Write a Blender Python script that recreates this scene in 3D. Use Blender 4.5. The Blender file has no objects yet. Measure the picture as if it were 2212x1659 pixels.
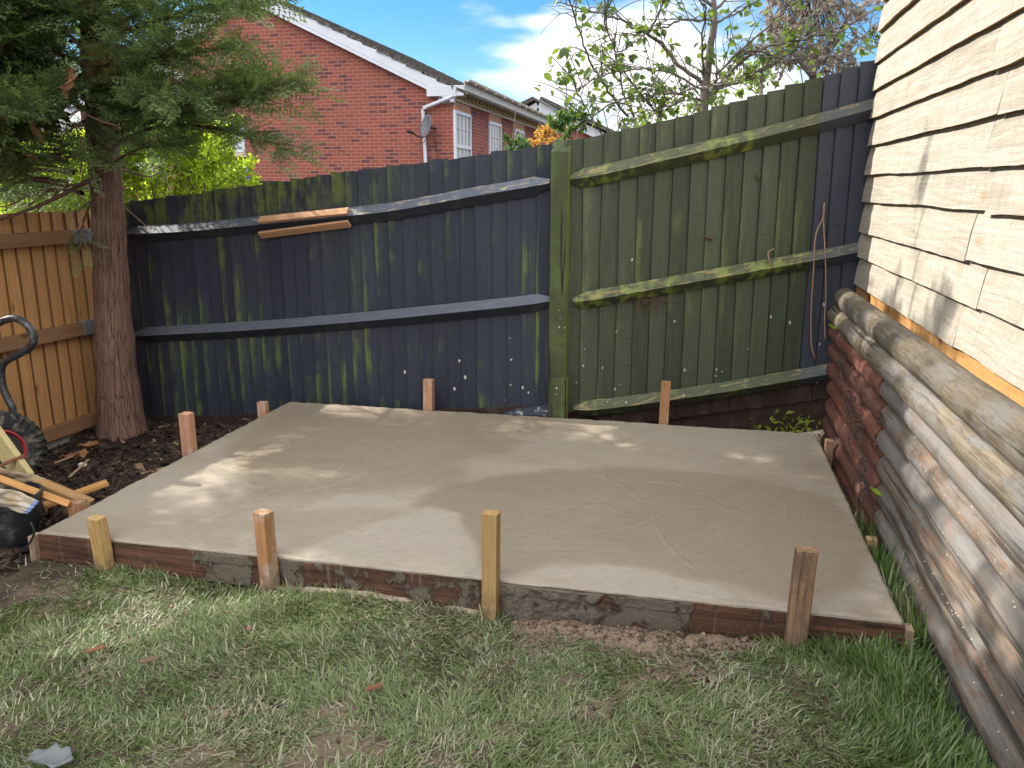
import bpy, math, random
import numpy as np
from mathutils import Vector, Matrix
random.seed(11); rng = np.random.default_rng(11)
C = bpy.context.scene; R = math.radians
# ------------------------------------------------------------------ camera, sky, sun, exposure
EYE = 1.5; FPX = 1770.0; CX, CY = 1106.0, 829.5          # camera height; focal length and centre in the 2212 px wide view
PITCH, YAW = R(13.4866), R(12.6341)
cam = bpy.data.objects.new('camera', bpy.data.cameras.new('camera')); C.collection.objects.link(cam)
cam.data.sensor_width = 36; cam.data.lens = 36*FPX/2212; cam.data.clip_start = .05; cam.data.clip_end = 1000
cam.location = (0, 0, EYE); cam.rotation_euler = (R(90)-PITCH, 0, YAW); C.camera = cam
SUN_EL = R(36); SUN_DIR = Vector((-1, .15, 0)).normalized()*math.cos(SUN_EL) + Vector((0, 0, math.sin(SUN_EL)))
sun = bpy.data.objects.new('sun', bpy.data.lights.new('sun', 'SUN')); C.collection.objects.link(sun)
sun.data.energy = 3.3; sun.data.angle = R(.55); sun.data.color = (1, .945, .85)
sun.rotation_euler = SUN_DIR.to_track_quat('Z', 'Y').to_euler(); sun.location = SUN_DIR*30
CLOUD_AT = (.35, .2, .1); BANK = (.02, .99, .12)
W = bpy.data.worlds.new('World'); C.world = W; W.use_nodes = True; wt = W.node_tree; wt.nodes.clear()
def wn(t, **k):
    n = wt.nodes.new(t)
    for a, b in k.items(): setattr(n, a, b)
    return n
sky = wn('ShaderNodeTexSky', sky_type='NISHITA', sun_disc=False, sun_elevation=SUN_EL, sun_rotation=math.atan2(SUN_DIR.x, SUN_DIR.y))
sky.air_density = 1.0; sky.dust_density = .05; sky.ozone_density = 3.5; sky.altitude = 0
tc = wn('ShaderNodeTexCoord'); mp = wn('ShaderNodeMapping'); mp.inputs['Scale'].default_value = (3.0, 3.0, 10.); mp.inputs['Location'].default_value = CLOUD_AT
nz = wn('ShaderNodeTexNoise'); nz.inputs['Scale'].default_value = 1.0; nz.inputs['Detail'].default_value = 8; nz.inputs['Roughness'].default_value = .5
sp = wn('ShaderNodeSeparateXYZ'); el = wn('ShaderNodeValToRGB'); e = el.color_ramp.elements                 # cloud cover by height: banks low down, clear band, cloud added overhead for fill light
e[0].position = .0; e[0].color = (.66, .66, .66, 1); e[1].position = 1.; e[1].color = (.62, .62, .62, 1)
for p_, v_ in ((.06, .56), (.105, .50), (.15, .43), (.22, .36), (.34, .42), (.50, .64)): q_ = e.new(p_); q_.color = (v_, v_, v_, 1)
ad = wn('ShaderNodeMath', operation='ADD'); cr = wn('ShaderNodeMapRange', interpolation_type='SMOOTHSTEP')
cr.inputs['From Min'].default_value = .985; cr.inputs['From Max'].default_value = 1.12
mx = wn('ShaderNodeMix', data_type='RGBA'); 
cl = wn('ShaderNodeMapRange'); cl.inputs['From Min'].default_value = .1; cl.inputs['From Max'].default_value = .5; cl.inputs['To Min'].default_value = 2.9; cl.inputs['To Max'].default_value = 6.0
bank = wn('ShaderNodeVectorMath', operation='DISTANCE'); bank.inputs[1].default_value = BANK; bk_ = wn('ShaderNodeMapRange', interpolation_type='SMOOTHSTEP')       # one bank of cumulus low over the far gardens
bk_.inputs['From Min'].default_value = .36; bk_.inputs['From Max'].default_value = .05; bk_.inputs['To Max'].default_value = .115; ad2 = wn('ShaderNodeMath', operation='ADD')
hs = wn('ShaderNodeHueSaturation'); hs.inputs['Saturation'].default_value = 1.35; hs.inputs['Value'].default_value = .42
bg = wn('ShaderNodeBackground'); bg.inputs['Strength'].default_value = .15; wo = wn('ShaderNodeOutputWorld')
L = wt.links.new
L(tc.outputs['Generated'], mp.inputs[0]); L(mp.outputs[0], nz.inputs['Vector']); L(tc.outputs['Generated'], sp.inputs[0]); L(sp.outputs['Z'], el.inputs['Fac'])
L(nz.outputs['Fac'], ad.inputs[0]); L(el.outputs['Color'], ad.inputs[1]); L(tc.outputs['Generated'], bank.inputs[0]); L(bank.outputs['Value'], bk_.inputs['Value']); L(ad.outputs[0], ad2.inputs[0]); L(ad2.outputs[0], cr.inputs['Value']); L(sp.outputs['Z'], cl.inputs['Value']); 
big = wn('ShaderNodeVectorMath', operation='DISTANCE'); big.inputs[1].default_value = (.1, -.92, .38); bm_ = wn('ShaderNodeMapRange', interpolation_type='SMOOTHSTEP')     # unseen bright cloud added behind the camera as frontal fill light
bm_.inputs['From Min'].default_value = 1.05; bm_.inputs['From Max'].default_value = .6; ml = wn('ShaderNodeMath', operation='MULTIPLY_ADD'); ml.inputs[1].default_value = .22; ml2 = wn('ShaderNodeMath', operation='MULTIPLY_ADD'); ml2.inputs[1].default_value = 3.0
L(tc.outputs['Generated'], big.inputs[0]); L(big.outputs['Value'], bm_.inputs['Value']); L(bm_.outputs['Result'], ml.inputs[0]); L(bk_.outputs['Result'], ml.inputs[2]); L(ml.outputs[0], ad2.inputs[1])
L(bm_.outputs['Result'], ml2.inputs[0]); L(cl.outputs['Result'], ml2.inputs[2]); L(ml2.outputs[0], mx.inputs[7]); L(cr.outputs['Result'], mx.inputs[0])
L(sky.outputs[0], hs.inputs['Color']); L(hs.outputs[0], mx.inputs[6]); L(mx.outputs[2], bg.inputs['Color']); L(bg.outputs[0], wo.inputs['Surface'])
C.view_settings.view_transform = 'Standard'; C.view_settings.look = 'None'; C.view_settings.exposure = 1.56; C.view_settings.gamma = 1
# ------------------------------------------------------------------ survey: where a ray of the photograph meets a plane of the place
FW = np.array([-math.sin(YAW)*math.cos(PITCH), math.cos(YAW)*math.cos(PITCH), -math.sin(PITCH)])
RT = np.array([math.cos(YAW), math.sin(YAW), 0]); UP = np.cross(RT, FW); E0 = np.array([0, 0, EYE])
def ray(x, y): return FW+RT*(x-CX)/FPX-UP*(y-CY)/FPX
def at_z(x, y, z): d = ray(x, y); return E0+d*((z-EYE)/d[2])
def at_x(x, y, X): d = ray(x, y); return E0+d*(X/d[0])
def at_y(x, y, Y): d = ray(x, y); return E0+d*(Y/d[1])
def proj(p): q = np.asarray(p)-E0; z = q@FW; return CX+FPX*(q@RT)/z, CY-FPX*(q@UP)/z
def on_plane(x, y, p, n): d = ray(x, y); n = np.asarray(n, float); return E0+d*(((np.asarray(p, float)-E0)@n)/(d@n))
# ------------------------------------------------------------------ objects
def tag(o, label=None, cat=None, group=None, kind=None):
    for k, v in (('label', label), ('category', cat), ('group', group), ('kind', kind)):
        if v: o[k] = v
    return o
def thing(name, loc, label, cat, group=None):
    o = bpy.data.objects.new(name, None); C.collection.objects.link(o); o.location = loc; o.empty_display_size = .1
    return tag(o, label, cat, group)
def base_of(o):
    p = Vector((0, 0, 0))
    while o: p += o.location; o = o.parent
    return np.array(p)
def link(name, me, mats, parent, origin):
    o = bpy.data.objects.new(name, me); C.collection.objects.link(o)
    for m in (mats if isinstance(mats, (list, tuple)) else [mats]): me.materials.append(m)
    if parent: o.parent = parent
    else: o.location = origin
    return o
class MB:
    """collects shapes; build() links them as ONE mesh. g = grain coordinates (along, across, through), r = a random number per piece"""
    def __init__(s): s.v, s.f, s.g, s.r, s.m, s.a = [], [], [], [], [], []
    def add(s, v, f, g=None, r=None, m=0, a=None):
        b = len(s.v); s.v += [tuple(map(float, p)) for p in v]; s.f += [tuple(b+i for i in q) for q in f]
        off = random.random()*40
        s.g += [tuple(map(float, p)) for p in (g if g is not None else [(p[0]+off, p[1], p[2]) for p in v])]
        s.r += [random.random() if r is None else r]*len(v); s.m += [m]*len(f); s.a += list(a) if a is not None else [0.]*len(v)
    def build(s, name, mats, parent=None, smooth=False, bevel=0, origin=None):
        V = np.array(s.v)
        o0 = base_of(parent) if parent else (np.array(origin, float) if origin is not None else np.array([*V[:, :2].mean(0), V[:, 2].min()]))
        me = bpy.data.meshes.new(name); me.from_pydata((V-o0).tolist(), [], s.f)
        at = me.attributes.new('g', 'FLOAT_VECTOR', 'POINT'); at.data.foreach_set('vector', np.array(s.g, 'f').ravel())
        at = me.attributes.new('r', 'FLOAT', 'POINT'); at.data.foreach_set('value', np.array(s.r, 'f'))
        at = me.attributes.new('a', 'FLOAT', 'POINT'); at.data.foreach_set('value', np.array(s.a, 'f'))
        me.polygons.foreach_set('material_index', np.array(s.m, 'i'))
        if smooth: me.polygons.foreach_set('use_smooth', np.ones(len(s.f), bool))
        me.update(); o = link(name, me, mats, parent, o0)
        if bevel:
            b = o.modifiers.new('bevel', 'BEVEL'); b.width = bevel; b.segments = 2; b.limit_method = 'ANGLE'
        return o
def unit(v): v = np.asarray(v, float); return v/max(1e-9, np.linalg.norm(v))
def plank(mb, p0, p1, wv, tv, seg=1, warp=0., m=0, r=None, taper=1.):
    """a bar from p0 to p1 whose cross-section spans the full vectors wv and tv"""
    p0, p1, wv, tv = (np.asarray(q, float) for q in (p0, p1, wv, tv)); L_ = np.linalg.norm(p1-p0); off = random.random()*40
    v, g = [], []; w, t = np.linalg.norm(wv), np.linalg.norm(tv)
    for i in range(seg+1):
        k = i/seg; c = p0+(p1-p0)*k; s = 1+(taper-1)*k
        if warp and 0 < i < seg: c = c+unit(tv)*random.uniform(-warp, warp)+unit(wv)*random.uniform(-warp, warp)
        for a, b in ((-.5, -.5), (.5, -.5), (.5, .5), (-.5, .5)):
            v.append(c+wv*a*s+tv*b*s); g.append((k*L_+off, a*w, b*t+off*.37))
    f = [(0, 3, 2, 1), tuple(4*seg+i for i in range(4))]
    for i in range(seg):
        for j in range(4): a, b = 4*i+j, 4*i+(j+1) % 4; f.append((a, b, b+4, a+4))
    mb.add(v, f, g, r, m)
def box(mb, lo, hi, m=0, r=None):
    lo, hi = np.asarray(lo, float), np.asarray(hi, float); c = (lo+hi)/2; d = hi-lo; k = int(np.argmax(d)); e = np.eye(3)*d
    i, j = [(1, 2), (2, 0), (0, 1)][k]
    plank(mb, c-e[k]/2, c+e[k]/2, e[i], e[j], m=m, r=r)
def tube(mb, pts, rad, n=8, m=0, r=None, cap=True, lump=0.):
    pts = [np.asarray(p, float) for p in pts]; K = len(pts); rad = [rad]*K if np.isscalar(rad) else list(rad)
    v, g, f = [], [], []; up = np.array([0, 0, 1.]); d0 = unit(pts[1]-pts[0]); x = unit(np.cross(d0, up) if abs(d0[2]) < .95 else np.cross(d0, [1, 0, 0])); s = 0; off = random.random()*40
    for i in range(K):
        d = unit(pts[min(i+1, K-1)]-pts[max(i-1, 0)]); x = unit(x-d*(x@d)); y = np.cross(d, x)
        if i: s += np.linalg.norm(pts[i]-pts[i-1])
        for j in range(n):
            a = 2*math.pi*j/n; q = rad[i]*(1+(random.uniform(-lump, lump) if lump else 0))
            v.append(pts[i]+(x*math.cos(a)+y*math.sin(a))*q); g.append((s+off, math.cos(a)*rad[0], math.sin(a)*rad[0]+off))
    for i in range(K-1):
        for j in range(n): a, b = i*n+j, i*n+(j+1) % n; f.append((a, b, b+n, a+n))
    if cap: f += [tuple(range(n))[::-1], tuple((K-1)*n+j for j in range(n))]
    mb.add(v, f, g, r, m)
def spline(pts, k=5):
    P = [np.asarray(p, float) for p in pts]; P = [2*P[0]-P[1]]+P+[2*P[-1]-P[-2]]; out = []
    for i in range(1, len(P)-2):
        for j in range(k):
            t = j/k; a, b, c, d = P[i-1:i+3]
            out.append(.5*((2*b)+(c-a)*t+(2*a-5*b+4*c-d)*t*t+(3*b-a-3*c+d)*t**3))
    return out+[P[-2]]
def npmesh(name, V, F, mats, parent=None, r=None, smooth=False, origin=None, col=None):
    """V (n,3), F (m,k) index array"""
    o0 = base_of(parent) if parent else (np.array(origin, float) if origin is not None else np.array([*V[:, :2].mean(0), V[:, 2].min()]))
    me = bpy.data.meshes.new(name); k = F.shape[1]
    me.vertices.add(len(V)); me.vertices.foreach_set('co', (V-o0).astype('f').ravel())
    me.loops.add(F.size); me.loops.foreach_set('vertex_index', F.astype('i').ravel())
    me.polygons.add(len(F)); me.polygons.foreach_set('loop_start', np.arange(0, F.size, k, dtype='i'))
    if r is not None: me.attributes.new('r', 'FLOAT', 'POINT').data.foreach_set('value', np.asarray(r, 'f'))
    if col is not None:
        for nm, arr in col.items(): me.attributes.new(nm, 'FLOAT', 'POINT').data.foreach_set('value', np.asarray(arr, 'f'))
    if smooth: me.polygons.foreach_set('use_smooth', np.ones(len(F), bool))
    me.update(calc_edges=True); me.validate()
    return link(name, me, mats, parent, o0)
def norm_rows(a): return a/np.maximum(1e-9, np.linalg.norm(a, axis=1, keepdims=True))
def frames(d, roll):
    """orthonormal side and normal for each direction row"""
    up = np.tile([0., 0., 1.], (len(d), 1)); s = norm_rows(np.cross(d, up)+1e-6); n = np.cross(s, d); c, q = np.cos(roll)[:, None], np.sin(roll)[:, None]
    return s*c+n*q, n*c-s*q
LEAF = np.array([(0, 0, 0), (.28, .24, .07), (.66, .22, .05), (1, 0, -.06), (.66, -.22, .05), (.28, -.24, .07)]); LEAF_F = np.array([(0, 1, 2, 3), (0, 3, 4, 5)])
def leaves(name, pos, d, size, mats, parent=None, roll=None, width=1., r=None):
    n = len(pos); d = norm_rows(np.asarray(d)); roll = rng.normal(0, .7, n) if roll is None else roll; s, nn = frames(d, roll)
    V = pos[:, None]+size[:, None, None]*(LEAF[None, :, :1]*d[:, None]+LEAF[None, :, 1:2]*width*s[:, None]+LEAF[None, :, 2:]*nn[:, None])
    F = (LEAF_F[None]+6*np.arange(n)[:, None, None]).reshape(-1, 4)
    r = rng.random(n) if r is None else r
    return npmesh(name, V.reshape(-1, 3), F, mats, parent, np.repeat(r, 6))
def vnoise(x, y, seed=0):
    """smooth value noise, vectorised"""
    xi, yi = np.floor(x).astype(int), np.floor(y).astype(int); fx, fy = x-xi, y-yi; fx, fy = fx*fx*(3-2*fx), fy*fy*(3-2*fy)
    h = lambda a, b: (np.sin(a*127.1+b*311.7+seed*74.7)*43758.5453) % 1.0
    return (h(xi, yi)*(1-fx)+h(xi+1, yi)*fx)*(1-fy)+(h(xi, yi+1)*(1-fx)+h(xi+1, yi+1)*fx)*fy
def fbm(x, y, seed=0, o=4): return sum(vnoise(x*2**i, y*2**i, seed+i)*.5**i for i in range(o))/sum(.5**i for i in range(o))
def sstep(a, b, x): t = np.clip((x-a)/(b-a), 0, 1); return t*t*(3-2*t)
def inside(poly, x, y):
    poly = np.asarray(poly); c = np.zeros(np.shape(x), bool); n = len(poly)
    for i in range(n):
        (x0, y0), (x1, y1) = poly[i][:2], poly[(i+1) % n][:2]
        c ^= ((y0 > y) != (y1 > y)) & (x < (x1-x0)*(y-y0)/((y1-y0) or 1e-9)+x0)
    return c
# ------------------------------------------------------------------ materials
class NT:
    def __init__(s, name):
        s.m = bpy.data.materials.new(name); s.m.use_nodes = True; s.t = s.m.node_tree; s.b = s.t.nodes['Principled BSDF']; s.o = s.t.nodes['Material Output']
    def n(s, t, **k):
        nd = s.t.nodes.new(t)
        for a, b in k.items(): setattr(nd, a, b)
        return nd
    def set(s, sock, v):
        if isinstance(v, bpy.types.NodeSocket): s.t.links.new(v, sock)
        elif isinstance(v, (tuple, list)) and len(v) == 3 and sock.type == 'RGBA': sock.default_value = (*v, 1)
        else: sock.default_value = v
    def attr(s, name, out='Fac'): return s.n('ShaderNodeAttribute', attribute_name=name).outputs[out]
    def pos(s): return s.n('ShaderNodeNewGeometry').outputs['Position']
    def map(s, v, scale=(1, 1, 1), loc=(0, 0, 0), rot=(0, 0, 0)):
        nd = s.n('ShaderNodeMapping'); s.set(nd.inputs[0], v); nd.inputs['Scale'].default_value = scale; nd.inputs['Location'].default_value = loc; nd.inputs['Rotation'].default_value = rot; return nd.outputs[0]
    def noise(s, v, scale, det=4, ro=.55, dist=0.):
        nd = s.n('ShaderNodeTexNoise'); s.set(nd.inputs['Vector'], v); nd.inputs['Scale'].default_value = scale; nd.inputs['Detail'].default_value = det; nd.inputs['Roughness'].default_value = ro; nd.inputs['Distortion'].default_value = dist; return nd.outputs['Fac']
    def vor(s, v, scale, feature='F1', out='Distance'):
        nd = s.n('ShaderNodeTexVoronoi', feature=feature); s.set(nd.inputs['Vector'], v); nd.inputs['Scale'].default_value = scale; return nd.outputs[out]
    def ramp(s, f, a, b):
        nd = s.n('ShaderNodeMapRange', interpolation_type='SMOOTHSTEP'); s.set(nd.inputs['Value'], f); nd.inputs['From Min'].default_value = a; nd.inputs['From Max'].default_value = b; return nd.outputs['Result']
    def mix(s, f, a, b, mode='MIX'):
        nd = s.n('ShaderNodeMix', data_type='RGBA', blend_type=mode); s.set(nd.inputs[0], f); s.set(nd.inputs[6], a); s.set(nd.inputs[7], b); return nd.outputs[2]
    def math(s, op, a, b=0.):
        nd = s.n('ShaderNodeMath', operation=op); s.set(nd.inputs[0], a); s.set(nd.inputs[1], b); return nd.outputs[0]
    def xyz(s, v):
        nd = s.n('ShaderNodeSeparateXYZ'); s.set(nd.inputs[0], v); return nd.outputs
    def bump(s, h, st=.3, d=.005):
        nd = s.n('ShaderNodeBump'); nd.inputs['Strength'].default_value = st; nd.inputs['Distance'].default_value = d; s.set(nd.inputs['Height'], h); s.t.links.new(nd.outputs[0], s.b.inputs['Normal']); return nd
    def done(s, col, rough=.8, spec=.3):
        s.set(s.b.inputs['Base Color'], col); s.set(s.b.inputs['Roughness'], rough); s.b.inputs['Specular IOR Level'].default_value = spec; return s.m
    def translucent(s, col, f):
        td = s.n('ShaderNodeBsdfTranslucent'); s.set(td.inputs['Color'], col); ms = s.n('ShaderNodeMixShader'); ms.inputs[0].default_value = f
        s.t.links.new(s.b.outputs[0], ms.inputs[1]); s.t.links.new(td.outputs[0], ms.inputs[2]); s.t.links.new(ms.outputs[0], s.o.inputs['Surface'])
def plain(name, col, rough=.6, var=.25, scale=30, spec=.4, metal=0.):
    t = NT(name); f = t.noise(t.pos(), scale, 5); c = t.mix(f, tuple(x*(1-var) for x in col), tuple(x*(1+var) for x in col)); t.b.inputs['Metallic'].default_value = metal
    t.bump(f, .15, .003); return t.done(c, rough, spec)
def wood(name, light, dark, ring=26, knot=True, rough=.75, bump=.35, stain=None, stain_amt=.5, edge=False, mud=0.):
    t = NT(name); g = t.attr('g', 'Vector'); r = t.attr('r')
    w = t.noise(t.map(g, (1.2, ring, ring)), 1.6, 6, .62, 1.1); fine = t.noise(t.map(g, (6, 190, 190)), 1.2, 4, .6)
    f = t.math('ADD', t.math('MULTIPLY', w, .75), t.math('MULTIPLY', fine, .35)); c = t.mix(t.ramp(f, .32, .72), dark, light)
    c = t.mix(t.math('MULTIPLY', r, .55), c, tuple(x*.62 for x in light))
    if knot:
        kd = t.vor(t.map(g, (3.1, 9, 5)), 1.0); k = t.ramp(kd, .16, .05); c = t.mix(t.math('MULTIPLY', k, .75), c, tuple(x*.35 for x in dark))
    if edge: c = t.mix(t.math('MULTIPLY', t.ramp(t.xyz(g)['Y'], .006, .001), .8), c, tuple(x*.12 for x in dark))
    if stain: c = t.mix(t.math('MULTIPLY', t.ramp(t.noise(t.map(t.pos(), (1, 1, .5)), 9, 7, .68), .52, .60), stain_amt), c, stain)
    if mud: c = t.mix(t.math('MULTIPLY', t.math('MULTIPLY', t.ramp(t.xyz(t.pos())['Z'], .15, .0), t.ramp(t.noise(t.pos(), 28, 6, .7), .35, .6)), mud), c, (.12, .095, .07)); c = t.mix(t.math('MULTIPLY', t.ramp(t.noise(t.map(g, (1, 90, 90)), 2., 4, .6), .60, .66), .6), c, tuple(x*.3 for x in dark))
    t.bump(f, bump, .004); return t.done(c, rough, .25)
def leaf_mat(name, c0, c1, trans, tf=.45, rough=.5):
    t = NT(name); r = t.attr('r'); c = t.mix(r, c0, c1); t.translucent(t.mix(r, tuple(x*.7 for x in trans), trans), tf); return t.done(c, rough, .35)
# ------------------------------------------------------------------ ground
SX0, SX1, SY0, SY1, SZ = -2.592, .722, 2.634, 4.808, .12
def ground_z(x, y):
    z = (fbm(x*1.7, y*1.7, 3)-.5)*.05+(fbm(x*9, y*9, 5, 2)-.5)*.016
    bed = sstep(-2.55, -3.5, x)*sstep(2.1, 3.0, y)
    z = z-.15*bed+bed*(fbm(x*6, y*6, 8, 3)-.5)*.05
    under = sstep(SX0-.02, SX0+.06, x)*sstep(SX1+.02, SX1-.04, x)*sstep(SY0-.02, SY0+.05, y)*sstep(SY1+.05, SY1, y)
    z = z-under*.05
    z = z-.20*sstep(4.86, 5.05, y)*sstep(-1.6, -2.4, x)-.10*sstep(4.84, 5.0, y)*sstep(.2, .8, x)
    out = np.maximum(sstep(5.45, 6.2, y), sstep(-4.25, -4.8, x)); z = z-.35*out
    return z-.9*sstep(6.5, 12, y)
SPILL = [at_z(x, y, 0)[:2] for x, y in ((590, 1252), (596, 1276), (660, 1287), (760, 1291), (850, 1302), (930, 1302), (1040, 1326), (1044, 1300), (900, 1279), (760, 1262))]
MUD = [at_z(x, y, 0)[:2] for x, y in ((1085, 1322), (1110, 1368), (1240, 1382), (1330, 1405), (1480, 1425), (1640, 1410), (1650, 1385), (1500, 1345), (1300, 1318), (1150, 1290))]
def edge_soft(poly, x, y, w):
    """about 1 well inside the outline, 0 outside, soft over w"""
    poly = np.asarray(poly); d = np.full(np.shape(x), 9.)
    for i in range(len(poly)):
        a, b = poly[i], poly[(i+1) % len(poly)]; ab = b-a; t = np.clip(((x-a[0])*ab[0]+(y-a[1])*ab[1])/(ab@ab), 0, 1)
        d = np.minimum(d, np.hypot(x-a[0]-t*ab[0], y-a[1]-t*ab[1]))
    d = np.where(inside(poly, x, y), d, -d); return sstep(-w, w, d)
def bare_at(x, y):
    b = sstep(.66, .80, fbm(x*4.2+3, y*4.2, 21, 4))*.85
    m = edge_soft(MUD, x+(fbm(x*14, y*14, 31)-.5)*.08, y+(fbm(x*14, y*14, 33)-.5)*.08, .05)
    s = edge_soft(SPILL, x, y, .03)
    return np.clip(np.maximum(np.maximum(b, m), s), 0, 1)
def axis(lo, hi, step, far):
    a = np.arange(lo, hi+step/2, step); o = np.cumsum(step*1.35**np.arange(1, 40)); o = o[o < far]; return np.concatenate([(lo-o)[::-1], a, hi+o])
gx, gy = axis(-4.6, 1.2, .03, 420), axis(.4, 5.6, .03, 420); GX, GY = np.meshgrid(gx, gy)
def grid_faces(nx, ny):
    i = np.arange(nx*ny).reshape(ny, nx); return np.stack([i[:-1, :-1], i[:-1, 1:], i[1:, 1:], i[1:, :-1]], -1).reshape(-1, 4)
GZ = ground_z(GX, GY)
t = NT('soil'); p = t.pos(); n1 = t.noise(p, 9, 8, .65); n2 = t.noise(p, 60, 5, .6)
c = t.mix(t.ramp(n1, .35, .65), (.042, .030, .021), (.10, .074, .052)); c = t.mix(t.math('MULTIPLY', t.attr('mud'), t.ramp(n2, .25, .6)), c, (.27, .20, .145)); c = t.mix(t.attr('bed'), c, t.mix(n2, (.016, .011, .008), (.05, .033, .023)))
t.bump(t.math('ADD', n1, n2), .8, .012); SOIL = t.done(c, .85, .25)
mud = np.maximum(edge_soft(MUD, GX+(fbm(GX*14, GY*14, 31)-.5)*.1, GY, .06), edge_soft(SPILL, GX, GY, .05)); mud = np.maximum(mud, .45*sstep(.6, .75, fbm(GX*4.2+3, GY*4.2, 21, 4)))
bedm = sstep(-2.4, -2.75, GX)*sstep(2.2, 2.7, GY)
GZ = GZ+mud*(fbm(GX*22, GY*22, 12, 3)-.45)*.03
tag(npmesh('ground', np.stack([GX, GY, GZ], -1).reshape(-1, 3), grid_faces(len(gx), len(gy)), SOIL, smooth=True, origin=(0, 0, 0), col={'mud': mud.ravel(), 'bed': bedm.ravel()}), kind='structure')
# ------------------------------------------------------------------ grass
def grass():
    N = 300000; x = rng.uniform(-3.3, .86, N); y = rng.uniform(1.15, 3.9, N)
    lawn = (y < SY0-.012) & (x < .80); gap = (y >= SY0-.012) & (x > .735) & (x < .79) & (rng.random(N) < np.clip(1.1-(y-2.6)/1.1, 0, 1))
    bare = bare_at(x, y); pk = rng.random(N)
    keep = (lawn & (pk > .06+bare*.95) & ~((x < -2.5+.15*(y-1.5)) & (y > 2.1) & (pk > .12))) | gap
    keep &= (x > -2.5) | (pk < .4)
    x, y, bare = x[keep], y[keep], bare[keep]; n = len(x); print('blades', n)
    edge = sstep(.38, .72, x)*sstep(2.75, 2.2, y)+sstep(.30, .6, x)*sstep(2.35, 2.6, y)*.9; gapm = (y >= SY0-.012)*1.
    lush = sstep(.42, .62, fbm(x*2.1, y*2.1, 41, 3)); dry = sstep(.48, .66, fbm(x*3.3+7, y*3.3, 51, 3))
    front = sstep(2.42, 2.6, y)*(1-edge)*.35
    h = rng.uniform(.017, .042, n)*(1+.25*lush+edge*1.5+gapm*1.6+front); h *= np.where(rng.random(n) < .08, 1.5, 1)
    swirl = fbm(x*2.6, y*2.6, 61, 3)*14; az = swirl+rng.normal(0, 1.1, n); lean = np.clip(rng.normal(1.12, .34, n)-.5*edge-.5*gapm-.25*front, .05, 1.45); bend = rng.uniform(.1, .9, n)
    w = rng.uniform(.0014, .0032, n)*(1+.3*edge); K = 4; z = ground_z(x, y)-.004
    pts = np.zeros((n, K+1, 3)); pts[:, 0] = np.stack([x, y, z], -1); dirh = np.stack([np.cos(az), np.sin(az)], -1)
    for k in range(K):
        a = np.minimum(lean+bend*(k/K), 1.62); st = h/K; pts[:, k+1, :2] = pts[:, k, :2]+dirh*(np.sin(a)*st)[:, None]; pts[:, k+1, 2] = pts[:, k, 2]+np.cos(a)*st
    pts[:, :, 2] = np.maximum(pts[:, :, 2], (z+.004)[:, None])
    sx = -np.sin(az+rng.normal(0, .5, n)); sy = np.cos(az)
    V = np.zeros((n, 2*K+1, 3)); r_ = np.clip(rng.random(n)*.75+.25*lush, 0, 1)
    for k in range(K):
        ww = w*(1-.55*k/K); V[:, 2*k] = pts[:, k]; V[:, 2*k+1] = pts[:, k]; V[:, 2*k, 0] += sx*ww; V[:, 2*k, 1] += sy*ww; V[:, 2*k+1, 0] -= sx*ww; V[:, 2*k+1, 1] -= sy*ww
    V[:, 2*K] = pts[:, K]
    f = [(2*k, 2*k+1, 2*k+3, 2*k+2) for k in range(K-1)]+[(2*K-2, 2*K-1, 2*K, 2*K)]
    F4 = (np.array(f[:-1])[None]+(2*K+1)*np.arange(n)[:, None, None]).reshape(-1, 4)
    T = np.array([(2*K-2, 2*K-1, 2*K)])+(2*K+1)*np.arange(n)[:, None]
    F4t = np.concatenate([np.stack([F4[:, 0], F4[:, 1], F4[:, 2]], -1), np.stack([F4[:, 0], F4[:, 2], F4[:, 3]], -1), T])
    straw = (rng.random(n) < .14+.36*dry+.25*bare-.1*edge)*rng.uniform(.45, 1, n)
    t = NT('grass_blades'); r = t.attr('r'); s = t.attr('s'); c = t.mix(r, (.072, .108, .038), (.225, .265, .105)); c = t.mix(t.attr('e'), c, t.mix(r, (.058, .115, .028), (.155, .245, .065))); c = t.mix(s, c, (.42, .39, .28))
    t.translucent(t.mix(s, (.13, .26, .03), (.3, .28, .16)), .3); m = t.done(c, .42, .5)
    o = npmesh('grass', V.reshape(-1, 3), F4t, m, None, np.repeat(r_, 2*K+1), origin=(0, 1.9, 0), col={'s': np.repeat(straw, 2*K+1), 'e': np.repeat(np.clip(edge+gapm, 0, 1)*.8, 2*K+1)})
    tag(o, 'short trampled green lawn grass with worn muddy patches before the slab', 'grass', kind='stuff')
grass()
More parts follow.
